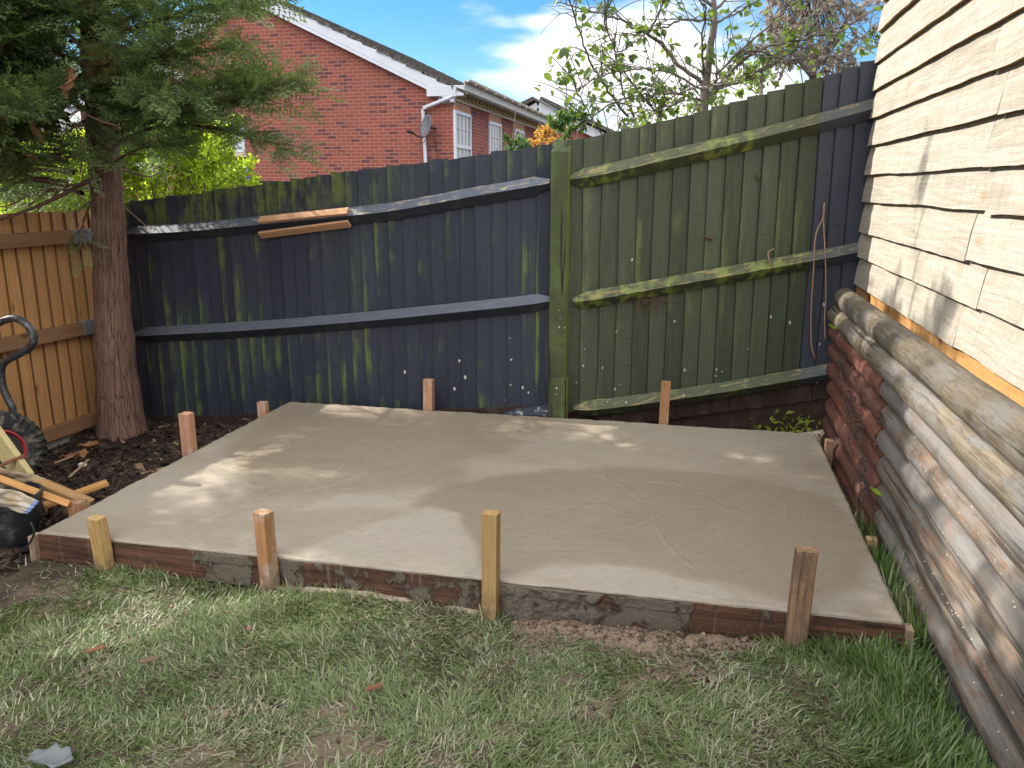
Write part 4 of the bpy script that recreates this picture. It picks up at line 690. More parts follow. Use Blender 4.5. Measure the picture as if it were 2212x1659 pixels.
for (x, y, Y, sz, up, sp_, lb) in ((60, 262, 3.9, .13, -1.1, .3, 'large dead brown leaf caught low in the conifer at the picture edge'), (143, 140, 3.95, .10, -1.2, 1.8, 'narrow dead leaf hanging point down beside the conifer stubs'), (156, 172, 3.95, .11, -.9, 2.9, 'dead brown leaf caught just below the hanging narrow one'), (10, 208, 3.8, .10, -.5, 4., 'dead leaf caught in the conifer, highest at the picture edge'), (4, 246, 3.8, .11, -.8, 5., 'dead leaf caught in the conifer behind the large brown one'), (50, 330, 3.9, .09, -.6, 1., 'dead leaf resting over the bright shrub gap in the conifer')):
    dead_leaf(at_y(x, y, Y), sz, lb, up, sp_)
# ------------------------------------------------------------------ bright shrub behind the fences
SHR = leaf_mat('bright_shrub_leaf', (.10, .20, .02), (.25, .36, .045), (.72, .88, .07), .58, .45); STEM = plain('shrub_stem', (.13, .10, .06), .8, .3, 40, .2)
def shrub(name, label, arches, nleaf, lsz, mat, y0, depth, flowers=()):
    s = thing(name, (*at_y(*arches[0][0], y0)[:2], -.5), label, 'shrub'); st, pos, d = MB(), [], []
    for pts in arches:
        yo = y0+random.uniform(-depth, depth); P = spline([at_y(x, y, yo+random.uniform(-.08, .08)) for x, y in pts], 5); tube(st, P, np.linspace(.009, .002, len(P)), 5, cap=False); L_ = sum(np.linalg.norm(P[i+1]-P[i]) for i in range(len(P)-1)); n = int(nleaf*L_)
        for i in range(n):
            k = random.random()**.8*(len(P)-1.01); q = int(k); p = P[q]+(P[q+1]-P[q])*(k-q); sd = unit(np.array([random.gauss(0, 1) for _ in range(3)])); tw = random.random()**1.2*.17*(1.2-k/len(P)); pos.append(p+sd*tw); d.append(unit(P[q+1]-P[q])*.6+sd*.9+np.array([0, 0, .25]))
    st.build('stems', STEM, s, smooth=True); n = len(pos); leaves('foliage', np.array(pos), np.array(d), rng.uniform(.6, 1.25, n)*lsz, mat, s)
    pet = plain('pale_blue_petal', (.42, .47, .80), .6, .1)
    for (x, y) in flowers:                                   # five petals meeting at the throat
        p = at_y(x, y, y0-.1); a = np.arange(10)*1.2566; leaves('flower', np.tile(p, (10, 1)), np.stack([np.cos(a), -.5+0*a, np.sin(a)], -1)+rng.normal(0, .25, (10, 3)), rng.uniform(.022, .032, 10), pet, s, width=1.6)
    return s
arch = []
for i in range(120):
    x0 = random.uniform(-60, 470); h = np.interp(x0, [-60, 100, 260, 330, 430, 500], [330, 330, 275, 262, 285, 330])+random.gauss(0, 28); x1 = min(x0+random.uniform(10, 75), 548); arch.append([(x0, 500), (x0+(x1-x0)*.35, 450+(h-450)*.45), (x0+(x1-x0)*.7, 450+(h-450)*.85), (x1, h)])
arch += [[(430, 450), (470, 400), (510, 370), (550, 344)], [(420, 440), (470, 410), (520, 395), (556, 384)], [(400, 430), (440, 370), (480, 345), (502, 330)], [(380, 400), (420, 330), (450, 300), (482, 282)], [(360, 400), (395, 330), (410, 290), (418, 262)], [(330, 400), (350, 320), (372, 280), (398, 265)], [(440, 450), (490, 420), (530, 408), (556, 398)]]
shrub('flowering_shrub', 'sunlit yellow green shrub with pale blue flowers growing behind the navy fence', arch, 560, .040, SHR, 7.3, .4, ((533, 366), (536, 385), (530, 352)))
# ------------------------------------------------------------------ fruit tree over the green fence
TB = plain('smooth_grey_bark', (.11, .088, .075), .75, .4, 45, .3); TL = leaf_mat('fruit_tree_leaf', (.026, .060, .020), (.095, .150, .035), (.28, .42, .05), .38, .40)
def fruit_tree():
    y0 = 6.6; tr = thing('fruit_tree', (*at_y(1521, 225, y0)[:2], -.5), 'sparse leafed fruit tree with bare spreading branches above the green fence', 'tree')
    b = at_y(1521, 225, y0); T = [np.array([b[0], y0, -.6]), np.array([b[0], y0, 1.2])]+[at_y(x, y, y0) for x, y in ((1521, 225), (1526, 170), (1533, 110), (1542, 55), (1543, 20), (1535, -60), (1540, -180))]
    mb = MB(); P = spline(T, 5); tube(mb, P, np.interp(np.linspace(0, 8, len(P)), [0, 2, 5, 8], [.045, .034, .024, .012]), 9, lump=.05); mb.build('trunk', TB, tr, smooth=True)
    H_ = [([(1528, 187), (1469, 139), (1420, 87), (1365, 55), (1316, 35), (1268, 21), (1200, 4)], -.4, .016), ([(1528, 222), (1559, 180), (1594, 142), (1642, 107), (1705, 90), (1774, 73), (1843, 49), (1890, 22)], .2, .016), ([(1540, 45), (1479, 42), (1434, 59), (1400, 69), (1372, 94)], -.3, .011), ([(1400, 72), (1427, 21), (1440, -10)], -.4, .010), ([(1518, 165), (1516, 87), (1524, 17), (1497, -10)], -.5, .010), ([(1600, 108), (1670, 118), (1757, 160)], .1, .009), ([(1368, 262), (1323, 208), (1278, 139), (1254, 76), (1233, 7), (1228, -30)], -.8, .010), ([(1370, 255), (1345, 190), (1333, 120), (1310, 60), (1312, 0)], -.9, .008), ([(1427, 250), (1400, 225), (1350, 160), (1300, 100)], -.7, .009), ([(1531, 226), (1462, 201), (1393, 205), (1323, 222), (1271, 263), (1240, 290)], -.6, .010), ([(1545, 194), (1618, 166), (1719, 104), (1726, 42), (1755, -10)], .3, .012), ([(1549, 52), (1601, 21), (1653, -10)], .2, .010), ([(1684, 173), (1708, 121), (1739, 69), (1774, -10)], .5, .010), ([(1530, 215), (1560, 150), (1640, 70), (1700, 20), (1740, -20)], -.3, .011), ([(1525, 200), (1450, 160), (1380, 150), (1300, 165), (1238, 200)], -.9, .009), ([(1545, 20), (1600, -20), (1700, -60)], .3, .012), ([(1540, 10), (1450, -30), (1330, -60)], -.3, .012), ([(1560, 190), (1640, 150), (1730, 128), (1790, 140)], .6, .008), ([(1843, 92), (1870, 75), (1884, 60), (1889, 90), (1905, 106)], .6, .006), ([(1480, 215), (1420, 235), (1370, 262), (1330, 282)], -.9, .007), ([(1300, 290), (1270, 240), (1240, 180), (1216, 150)], -1., .006), ([(1420, 255), (1440, 215), (1500, 190), (1560, 180)], -.8, .007)]
    br, pos, d, sz = MB(), [], [], []
    def leafy(P, n, s):
        for _ in range(n): k = random.random()*(len(P)-1.01); q = int(k); p = P[q]+(P[q+1]-P[q])*(k-q); pos.append(p+np.array([random.gauss(0, .02) for _ in range(3)])); d.append([random.gauss(0, .8), random.gauss(0, .8), random.gauss(-.55, .45)]); sz.append(s*random.uniform(.6, 1.25))
    for pts, dy, r0 in H_:
        P = spline([at_y(x, y, y0+dy*i/(len(pts)-1)) for i, (x, y) in enumerate(pts)], 6); P = [p+np.array([random.gauss(0, .006) for _ in range(3)]) for p in P]; tube(br, P, np.linspace(r0, .0035, len(P)), 6, cap=False); K = len(P)
        left = np.mean([x for x, _ in pts]) < 1420
        for i in range(2, K-1):
            for _ in range(random.choice((0, 1, 1))):
                p = P[i]; ln = random.uniform(.12, .55); q = unit(unit(P[i+1]-P[i-1])*.7+np.array([random.gauss(0, .7), random.gauss(0, .6), random.gauss(.15, .55)])); e1 = p+q*ln*.5+np.array([random.gauss(0, .035), random.gauss(0, .03), random.gauss(.03, .035)]); e2 = p+q*ln+np.array([random.gauss(0, .05), 0, random.gauss(-.03, .06)]); tube(br, spline([p, e1, e2], 4), np.linspace(.0042, .0016, 9), 4, cap=False)
                if random.random() < (.62 if left else .34): leafy([p+(e2-p)*.35, e1, e2], random.randint(3, 8), .066)
                if random.random() < .5:
                    e3 = e1+unit(q+np.array([random.gauss(0, .8), random.gauss(0, .5), random.gauss(0, .6)]))*ln*.5; tube(br, [e1, e3], [.0028, .0015], 4, cap=False)
                    if random.random() < .3: leafy([e1, e3], random.randint(2, 5), .058)
    br.build('branches', TB, tr, smooth=True); n = len(pos); print('fruit leaves', n); leaves('foliage', np.array(pos), np.array(d), np.array(sz), TL, tr, width=1.15)
fruit_tree()
def cloud_tree(name, label, cat, spots, y0, lsz, mat, stems, stem_r, up=0., dens=1., hang=-.3, spread=1., bm=None):
    """tree or bush whose leaves sit in clumps at (x, y, radius px, count), on limbs that reach every clump"""
    s = thing(name, (*at_y(*stems[0][0], y0)[:2], -1.), label, cat); st, pos, d = MB(), [], []
    for pts in stems: P = spline([at_y(x, y, y0+random.uniform(-.25, .25)) for x, y in pts], 5); tube(st, P, np.linspace(stem_r, stem_r*.25, len(P)), 6, cap=False)
    px = y0*1.05/FPX; root = at_y(*stems[0][-1], y0)
    for (x, y, rp, n) in spots:
        c = at_y(x, y, y0+random.uniform(-.3, .3)*spread); rad = rp*px; tube(st, spline([root+np.array([random.gauss(0, .1), 0, random.gauss(0, .2)]), (root+c)/2+[0, 0, .1], c], 4), np.linspace(stem_r*.3, .004, 9), 4, cap=False)
        for k in range(int(n*dens/14)+1):
            q = c+np.array([random.gauss(0, .55), random.gauss(0, .55), random.gauss(0, .5)])*rad; e = q+unit([random.gauss(0, 1), random.gauss(0, 1), random.gauss(hang, .5)])*rad*.55; tube(st, [c+(q-c)*.35, q, e], [.004, .003, .002], 4, cap=False)
            for _ in range(14): t_ = random.random(); pos.append(q+(e-q)*t_+np.array([random.gauss(0, .35), random.gauss(0, .35), random.gauss(0, .35)])*rad*.28); d.append([random.gauss(0, .7), random.gauss(0, .7), random.gauss(hang, .6)])
    st.build('branches', bm or TB, s, smooth=True); n = len(pos); leaves('foliage', np.array(pos), np.array(d), rng.uniform(.6, 1.2, n)*lsz, mat, s); return s
BIR = leaf_mat('birch_leaf', (.17, .14, .11), (.33, .295, .245), (.5, .42, .32), .4, .7)
sp_ = [(random.uniform(1650, 1850), random.uniform(-25, 140), 24, 48) for _ in range(58)]+[(random.uniform(1800, 1880), random.uniform(0, 100), 16, 40) for _ in range(8)]
cloud_tree('birch_tree', 'distant birch with drooping brown grey leaves rising behind the fruit tree', 'tree', sp_, 13., .075, BIR, [[(1760, 300), (1755, 150), (1745, 20), (1740, -60)], [(1757, 160), (1700, 90), (1665, 30)], [(1755, 150), (1810, 80), (1840, 20)]], .07, hang=-.9)
LIM = leaf_mat('lime_green_leaf', (.05, .12, .02), (.14, .24, .04), (.35, .5, .06), .45, .5)
cloud_tree('green_sapling', 'light green leafy sapling showing between the birch and the fruit tree', 'tree', [(1640, 150, 22, 130), (1655, 120, 18, 100), (1630, 180, 20, 120), (1660, 165, 18, 80)], 10., .06, LIM, [[(1640, 260), (1645, 180), (1650, 110)]], .03)
cloud_tree('hedge_bush', 'low yellow green bush peeping over the middle of the green fence', 'bush', [(1465, 232, 22, 90), (1500, 225, 20, 70), (1420, 258, 20, 70), (1560, 205, 20, 80), (1595, 195, 16, 50), (1385, 272, 16, 50)], 7.6, .05, LIM, [[(1480, 330), (1482, 270), (1485, 235)]], .02)
ORG = leaf_mat('orange_autumn_leaf', (.36, .17, .03), (.62, .36, .07), (.8, .45, .06), .45, .5)
cloud_tree('autumn_bush', 'orange leaved autumn bush glowing between the brick houses and the post', 'bush', [(1160, 300, 17, 130), (1180, 285, 17, 130), (1200, 295, 18, 130), (1222, 305, 16, 100), (1165, 320, 15, 90), (1215, 320, 15, 80)], 11., .055, ORG, [[(1190, 400), (1190, 340), (1188, 300)]], .03)
EVG = leaf_mat('glossy_evergreen_leaf', (.03, .08, .02), (.09, .17, .05), (.2, .35, .05), .3, .3)
cloud_tree('evergreen_sprig', 'small glossy evergreen sprig poking over the navy fence beside the post', 'plant', [(1112, 318, 14, 60), (1128, 308, 12, 50), (1100, 328, 10, 30)], 5.5, .05, EVG, [[(1115, 420), (1116, 350), (1116, 320)]], .008)
cloud_tree('laurel_branch', 'leafy green branch rising behind the top of the square post', 'plant', [(1228, 255, 14, 30), (1205, 270, 12, 28), (1250, 262, 14, 34), (1240, 285, 14, 34), (1218, 240, 10, 18)], 6.1, .06, EVG, [[(1240, 400), (1238, 330), (1235, 275)]], .01)
# weeds in the gap below the green fence
for (x, y, lb) in ((1725, 925, 'bright green weed in the gap by the far corner of the slab'), (1520, 900, 'bright green weed showing under the stepped board ends')):
    p = at_y(x, y, 5.45 if x < 1600 else 5.14); w = thing('weed', p-np.array([0, 0, .12]), lb, 'weed', 'weeds under the green fence'); n = 70; pp = p+rng.normal(0, 1, (n, 3))*[.13 if x > 1600 else .28, .05, .035]; leaves('foliage', pp, rng.normal(0, 1, (n, 3))+[0, -.3, .5], rng.uniform(.03, .06, n), SHR, w); mb = MB()
    for q in pp[:14]: tube(mb, [p-np.array([0, 0, .14]), q], [.003, .002], 4)
    mb.build('stems', STEM, w)
# ------------------------------------------------------------------ brick house beyond the fence
HY = at_y(980, 300, 1)*0; HYW = float((E0+ray(980, 300)*17.7)[1]); hx1 = float(at_y(981, 300, HYW)[0]); hp = lambda x, y: at_y(x, y, HYW)
def brick(name, ax):
    t = NT(name); s = t.xyz(t.pos()); cb = t.n('ShaderNodeCombineXYZ'); t.set(cb.inputs[0], s[ax]); t.set(cb.inputs[1], s['Z']); b = t.n('ShaderNodeTexBrick'); t.set(b.inputs['Vector'], cb.outputs[0]); b.offset = .5
    for k, v in (('Scale', 1.), ('Brick Width', .225), ('Row Height', .075), ('Mortar Size', .0062), ('Mortar Smooth', .15), ('Bias', -.35)): b.inputs[k].default_value = v
    n = t.noise(t.pos(), 16, 5); big = t.noise(t.pos(), .8, 3); t.set(b.inputs['Color1'], t.mix(n, (.205, .050, .037), (.27, .084, .060))); t.set(b.inputs['Color2'], t.mix(n, (.145, .042, .040), (.215, .062, .056))); b.inputs['Mortar'].default_value = (.31, .185, .14, 1)
    d = t.n('ShaderNodeTexBrick'); t.set(d.inputs['Vector'], cb.outputs[0]); d.offset = .5
    for k, v in (('Scale', 1.), ('Brick Width', .225), ('Row Height', .075), ('Mortar Size', .0), ('Bias', .0)): d.inputs[k].default_value = v
    d.inputs['Color1'].default_value = (0, 0, 0, 1); d.inputs['Color2'].default_value = (1, 1, 1, 1); wv = t.noise(t.map(cb.outputs[0], (3, 30, 1)), 1.5, 4); k = t.math('MULTIPLY', t.ramp(d.outputs['Color'], .76, .82), t.ramp(wv, .30, .55)); k = t.math('MULTIPLY', k, t.math('SUBTRACT', 1., b.outputs['Fac'])); c = t.mix(t.math('MULTIPLY', k, .8), b.outputs['Color'], (.075, .032, .040)); c = t.mix(t.math('MULTIPLY', t.ramp(big, .4, .7), .25), c, (.17, .07, .055))
    t.bump(t.math('SUBTRACT', t.math('MULTIPLY', n, .3), b.outputs['Fac']), .6, .006); return t.done(c, .88, .2)
BRX, BRY = brick('gable_brick', 'X'), brick('side_brick', 'Y'); WHT = plain('white_upvc', (.47, .49, .54), .35, .10, 4, .5); STN = plain('stained_white_paint', (.42, .39, .34), .5, .3, 9, .4); CRM = plain('cream_frieze', (.50, .42, .27), .7, .15, 12)
t = NT('roof_tiles'); n = t.noise(t.pos(), 14, 6, .7); c = t.mix(t.ramp(n, .4, .65), (.030, .028, .026), (.16, .14, .115)); t.bump(n, .8, .03); TILE = t.done(c, .9, .2)
t = NT('window_glass'); n = t.noise(t.map(t.pos(), (14, 14, 9)), 2.5, 6, .7, 2.5); c = t.mix(t.ramp(n, .45, .6), (.10, .11, .13), (.42, .43, .45)); GLS = t.done(c, .12, .5)
TERR = plain('terracotta_panel', (.50, .27, .17), .8, .15, 18); GRY = plain('dish_grey', (.125, .125, .14), .5, .2, 20); BLK = plain('black_plastic', (.016, .016, .017), .45, .3, 25)
rp, e_l, e_r = hp(538, -14), hp(325, 100), hp(925, 176); sl_r = (rp[2]-e_r[2])/(e_r[0]-rp[0]); hx0 = rp[0]-(hx1-rp[0]); GZ0 = -1.25; DEP = float(at_x(1166, 270, hx1)[1])-HYW
zc = rp[2]-sl_r*(hx1-rp[0])
ho = thing('brick_house', (rp[0], HYW, GZ0), 'red brick gable house with white bargeboards beyond the navy fence', 'house')
mb = MB(); V = [(hx0, HYW, GZ0), (hx1, HYW, GZ0), (hx1, HYW, zc), (rp[0], HYW, rp[2]), (hx0, HYW, zc)]; V += [(x, HYW+DEP, z) for x, _, z in V]
mb.add(V, [(0, 1, 2, 3, 4), (9, 8, 7, 6, 5), (1, 6, 7, 2), (5, 0, 4, 9)], None, .5); mb.m = [0, 0, 1, 1]; mb.build('wall', [BRX, BRY], ho)
# roof slopes, tiles stepping at the verge
mb = MB(); ov, oe = .16, .34; rz = lambda x, s: rp[2]-sl_r*abs(x-rp[0])
for s in (1, -1):
    xe = rp[0]+s*(hx1-rp[0]+oe); K = 15
    for k in range(K):
        xa, xb = rp[0]+(xe-rp[0])*k/K, rp[0]+(xe-rp[0])*(k+1.12)/K; za, zb = rz(xa, s)+.16, rz(xb, s)+.20; jy = random.uniform(-.02, .02); y0, y1 = HYW-ov+jy, HYW+DEP+ov
        mb.add([(xa, y0, za), (xb, y0, zb), (xb, y1, zb), (xa, y1, za), (xa, y0, za-.06), (xb, y0, zb-.06), (xb, y1, zb-.06), (xa, y1, za-.06)], [(0, 1, 2, 3), (7, 6, 5, 4), (0, 4, 5, 1), (1, 5, 6, 2), (2, 6, 7, 3), (3, 7, 4, 0)])
mb.build('roof', TILE, ho)
for s in (1, -1):
    mb = MB(); xe = rp[0]+s*(hx1-rp[0]+(.10 if s > 0 else .30)); a, b = np.array((rp[0], HYW-.125, rp[2]+.0)), np.array((xe, HYW-.125, rz(xe, s)+.0)); up = unit([sl_r*s, 0, 1.]); plank(mb, a+up*.02, b+up*.02, up*.20, (0, .028, 0), 1); plank(mb, a+up*-.12+[0, .045, 0], b+up*-.12+[0, .045, 0], up*.07, (0, .15, 0), 1); mb.build('bargeboard', WHT, ho)
bx0, bx1 = hp(926, 188), hp(977, 190); mb = MB(); box(mb, (bx0[0], HYW-.16, hp(926, 210)[2]), (hx1+.27, HYW+.06, hp(926, 188)[2])); q0 = hp(943, 224); box(mb, (hx1-.33, HYW-.03, q0[2]), (hx1-.02, HYW+.05, hp(926, 210)[2]-.003)); mb.build('eaves_box', WHT, ho, bevel=.006)
sx = hx1; sp2 = lambda x, y: at_x(x, y, sx)
zg = hp(985, 173)[2]; zf = sp2(990, 210)[2]; yA, yB = HYW-.12, HYW+DEP+.1
mb = MB(); gp_ = [(sx+.34+.062*math.cos(a), zg+.062*math.sin(a)) for a in np.linspace(-math.pi, 0, 9)]+[(sx+.34+.054*math.cos(a), zg+.054*math.sin(a)) for a in np.linspace(0, -math.pi, 9)]
v = [(x, yA, z) for x, z in gp_]+[(x, yB, z) for x, z in gp_]; k = len(gp_); mb.add(v, [(i, (i+1) % k, k+(i+1) % k, k+i) for i in range(k)]+[tuple(range(k))[::-1], tuple(range(k, 2*k))])
for y in np.arange(yA+.5, yB, .9): box(mb, (sx+.27, y, zg-.075), (sx+.415, y+.03, zg+.012))
mb.build('gutter', STN, ho)
mb = MB(); box(mb, (sx+.25, yA+.06, zg-.22), (sx+.275, yB, zg-.005)); box(mb, (sx+.003, yA+.2, zg-.225), (sx+.25, yB, zg-.20)); mb.build('fascia', STN, ho)
# frieze with hanging swags
mb = MB(); fz0, fz1 = zg-.37, zg-.226; box(mb, (sx+.003, HYW+.10, fz0), (sx+.03, yB-.15, fz1))
y = HYW+.35
while y < yB-.4:
    tube(mb, [(sx+.045, y+.34*k/6, fz1-.03-.075*math.sin(math.pi*k/6)) for k in range(7)], .022, 6); tube(mb, [(sx+.045, y, fz1-.03), (sx+.05, y, fz1-.07), (sx+.045, y+.01, fz1-.13)], [.03, .026, .012], 6); y += .345
mb.build('frieze', CRM, ho); mb = MB(); box(mb, (sx+.003, HYW+.02, fz0-.055), (sx+.075, yB-.1, fz0-.002)); mb.build('frieze_moulding', STN, ho, bevel=.01)
# side windows: frame, bars and panes; ribbed panel above each
def window(o, p, u, n, w, h, zt, bars, split):
    """p = corner at the top, u along, n outwards"""
    u, n = np.array(u, float), np.array(n, float); z = np.array([0, 0, 1.]); mb = MB(); c = np.array(p, float); rail = lambda a, b, t, d=.05, o_=.0: plank(mb, c+u*a[0]+z*a[1]+n*o_, c+u*b[0]+z*b[1]+n*o_, (u if abs(a[0]-b[0]) < 1e-6 else z)*t, n*d)
    rail((.03, 0), (.03, -h), .06); rail((w-.03, 0), (w-.03, -h), .06); rail((.062, -.035), (w-.062, -.035), .07); rail((.062, -h+.035), (w-.062, -h+.035), .07)
    for s in split: rail((.062, -s), (w-.062, -s), .075, .062, .004)
    fr = mb.build('window', WHT, o); mb = MB()
    for i in range(1, bars[0]): rail((.06+(w-.12)*i/bars[0], -.07), (.06+(w-.12)*i/bars[0], -h+.07), .018, .012, .006)
    for zz in bars[1]: rail((.062, -zz), (w-.062, -zz), .018, .0125, .007)
    mb.build('glazing_bars', WHT, fr); mb = MB(); plank(mb, c+u*.058+z*(-h/2)-n*.012, c+u*(w-.058)+z*(-h/2)-n*.012, z*(h-.1), n*.008); mb.build('pane', GLS, fr); return fr
for (xa, ya, xb, ybt, hh) in ((980, 237, 1015, 247, 1.75), (1055, 261, 1081, 270, 1.75), (1111, 278, 1131, 284, 1.6)):
    a, b = sp2(xa, ya), sp2(xb, ybt); w = b[1]-a[1]; zt2 = a[2]; window(ho, (sx+.012, a[1], zt2), (0, 1, 0), (1, 0, 0), w, hh, zt2, (4, (.36, 1.2)), (.74,))
    mb = MB()
    for i in range(12): y_ = a[1]+w*(i+.5)/12; plank(mb, (sx+.012, y_, zt2+.003), (sx+.012, y_, fz0-.058), (0, w/12*.8, 0), (.024, 0, 0))
    box(mb, (sx+.002, a[1], zt2+.002), (sx+.010, a[1]+w, fz0-.059)); mb.build('ribbed_panel', TERR, ho)
# gable window seen through the conifer, and its lean-to canopy
ga, gb = hp(440, 262), hp(526, 262); fr = window(ho, (ga[0], HYW-.012, ga[2]), (1, 0, 0), (0, -1, 0), gb[0]-ga[0], hp(480, 330)[2]*-1+ga[2], ga[2], (3, (.3,)), (.55,))
mb = MB(); q = hp(480, 331); box(mb, (ga[0]-.06, HYW-.10, q[2]-.09), (gb[0]+.06, HYW-.042, q[2]-.004)); mb.build('window_sill', CRM, ho); mb = MB(); q = hp(480, 250); box(mb, (ga[0]-.05, HYW-.012, q[2]-.12), (gb[0]+.05, HYW-.002, q[2]+.05)); mb.build('lintel', TERR, ho)
mb = MB(); q1, q2 = hp(350, 150), hp(395, 178); plank(mb, hp(255, 105)+[0, -.3, 0], hp(435, 182)+[0, -.3, 0], (0, .5, 0), (.03, 0, .07)); mb.build('porch_canopy', WHT, ho)
# downpipe and dish
mb = MB(); P = [hp(983, 190)+[.05, -.16, 0], hp(984, 207)+[.03, -.16, 0], hp(975, 213)+[0, -.15, 0], hp(921, 233)+[0, -.10, 0], hp(916, 239)+[0, -.075, 0], hp(917, 262)+[0, -.07, 0], hp(921, 340)+[0, -.07, 0], hp(923, 420)+[0, -.07, 0]]
tube(mb, P, .040, 10)
for q in (P[1], P[3], P[5]): tube(mb, [q-np.array([0, 0, .03]), q+np.array([0, 0, .03])], .048, 10)
dp = mb.build('downpipe', WHT, ho, smooth=True); dp.modifiers.new('e', 'EDGE_SPLIT').split_angle = R(45)
dc = hp(934, 276)+[0, -.32, 0]; ax = unit([-.62, -.70, .22]); sx_, sy_ = unit(np.cross(ax, [0, 0, 1])), None; sy_ = np.cross(sx_, ax); mb = MB(); v, f = [], []
for i in range(6):
    for j in range(24): r_ = .23*i/5; a = 2*math.pi*j/24; v.append(dc+sx_*math.cos(a)*r_*.9+sy_*math.sin(a)*r_*1.08+ax*(r_*r_*1.1))
for i in range(5):
    for j in range(24): f.append((24*i+j, 24*i+(j+1) % 24, 24*i+24+(j+1) % 24, 24*i+24+j))
mb.add(v, f); di = mb.build('satellite_dish', GRY, ho, smooth=True); di.modifiers.new('t', 'SOLIDIFY').thickness = .012
mb = MB(); a0 = dc-sy_*.24+ax*.05; lnb = hp(910, 290)+[0, -.62, 0]; tube(mb, [a0, (a0+lnb)/2-[0, 0, .03], lnb], .014, 6); tube(mb, [lnb-ax*.04, lnb+ax*.10], [.03, .036], 10); tube(mb, [dc-ax*.01, dc+[.06, .18, -.02], dc+[.07, .315, -.02]], .022, 6); tube(mb, spline([lnb-[0, 0, .02], lnb+[0, .05, -.2], lnb+[.15, .2, -.22], dc+[0, .25, -.15], dc+[.1, .30, -.5], dc+[.1, .31, -1.4]], 4), .006, 5); mb.build('dish_arm', BLK, di)
# low outbuilding with a black roof between fence and house
lo = thing('garden_store', (*at_y(560, 400, 9.5)[:2], -1.), 'low garden store with a flat black roof just showing over the navy fence', 'outbuilding')
q0, q1 = at_y(450, 403, 9.5), at_y(592, 405, 9.5); mb = MB(); plank(mb, (q0[0], 9.9, q0[2]-.01), (q1[0], 9.9, q1[2]-.03), (0, .9, 0), (0, 0, .035)); mb.build('roof', BLK, lo)
mb = MB(); plank(mb, (q0[0]+.1, 10.2, q0[2]+.055), (q1[0]-.28, 10.2, q0[2]+.055), (0, .5, 0), (0, 0, .035)); mb.build('roof', BLK, lo); mb = MB(); box(mb, (q0[0]+.05, 9.55, -1.), (q1[0]-.08, 10.3, q1[2]-.05)); mb.build('wall', plain('pale_store_wall', (.30, .33, .40), .7, .1), lo)
# second house in the distance
fy_ = 36.; fa = at_y(1164, 232, fy_); fb = at_y(1300, 296, fy_); s2 = (fa[2]-fb[2])/(fb[0]-fa[0]); w2 = 5.2
f2 = thing('brick_house', (fa[0], fy_, -1.5), 'distant red brick gable house with white bargeboard right of the nearer house', 'house')
mb = MB(); V = [(fa[0]-w2, fy_, -1.5), (fa[0]+w2, fy_, -1.5), (fa[0]+w2, fy_, fa[2]-s2*w2), (fa[0], fy_, fa[2]), (fa[0]-w2, fy_, fa[2]-s2*w2)]; V += [(x, y+9, z) for x, y, z in V]; mb.add(V, [(0, 1, 2, 3, 4), (9, 8, 7, 6, 5), (1, 6, 7, 2), (5, 0, 4, 9)]); mb.m = [0, 0, 1, 1]; mb.build('wall', [BRX, BRY], f2)
for s in (1, -1):
    up = unit([s2*s, 0, 1.]); a, b = np.array((fa[0], fy_-.2, fa[2])), np.array((fa[0]+s*(w2+.4), fy_-.2, fa[2]-s2*(w2+.4))); mb = MB(); plank(mb, a+up*.02, b+up*.02, up*.34, (0, .05, 0)); mb.build('bargeboard', WHT, f2); mb = MB(); plank(mb, a+up*.36+[0, 4.6, 0], b+up*.36+[0, 4.6, 0], (0, 9.8, 0), up*.16); mb.build('roof', TILE, f2)
mb = MB(); q = at_y(1223, 262, fy_-.3); tube(mb, [q, q+[0, 0, 1.5]], .025, 5); tube(mb, [q+[-.35, 0, 1.35], q+[.3, 0, 1.2]], .03, 5)
for k in range(5): tube(mb, [q+[-.3+.14*k, -.2, 1.34-.03*k], q+[-.3+.14*k, .2, 1.34-.03*k]], .012, 4)
mb.build('aerial', GRY, f2)
# ------------------------------------------------------------------ upturned wheelbarrow at the picture edge
t = NT('scuffed_black_paint'); n = t.noise(t.pos(), 30, 6, .7); c = t.mix(t.ramp(n, .5, .68), (.020, .023, .027), (.12, .125, .13)); t.bump(n, .4, .003); TUBE = t.done(c, .38, .5)
t = NT('muddy_tyre'); n = t.noise(t.pos(), 22, 6, .7); c = t.mix(t.ramp(n, .45, .70), (.020, .020, .020), (.17, .15, .125)); t.bump(n, .6, .006); TYRE = t.done(c, .85, .25); RED = plain('red_rim_paint', (.30, .022, .028), .4, .3, 30)
wc = at_y(2, 975, 3.30); wb = thing('wheelbarrow', (wc[0]-.1, 3.3, wc[2]-.3), 'upturned wheelbarrow with black tubular handle, muddy tyre and red rim', 'wheelbarrow')
wa = unit([.72, -.66, .18]); wx = unit(np.cross(wa, [0, 0, 1])); wy = np.cross(wx, wa); RO, RW = .145, .052
mb = MB(); v, g, f = [], [], []; NS, NR = 132, 16
for i in range(NS):
    a = 2*math.pi*i/NS
    for j in range(NR):
        b = 2*math.pi*j/NR; lug = .011 if (math.cos(b) > .05 and (i+(2 if math.sin(b) > 0 else 0)) % 4 < 2) else 0
        rr = RO+(RW*1.0+lug)*math.cos(b); v.append(wc+(wx*math.cos(a)+wy*math.sin(a))*rr+wa*(RW+lug*.6)*math.sin(b)*1.02)
for i in range(NS):
    for j in range(NR): f.append((i*NR+j, ((i+1) % NS)*NR+j, ((i+1) % NS)*NR+(j+1) % NR, i*NR+(j+1) % NR))
mb.add(v, f); ty = mb.build('wheel', TYRE, wb)
mb = MB(); v, f = [], []
prof = [(.106, .045), (.118, .036), (.106, .030), (.098, .022)]
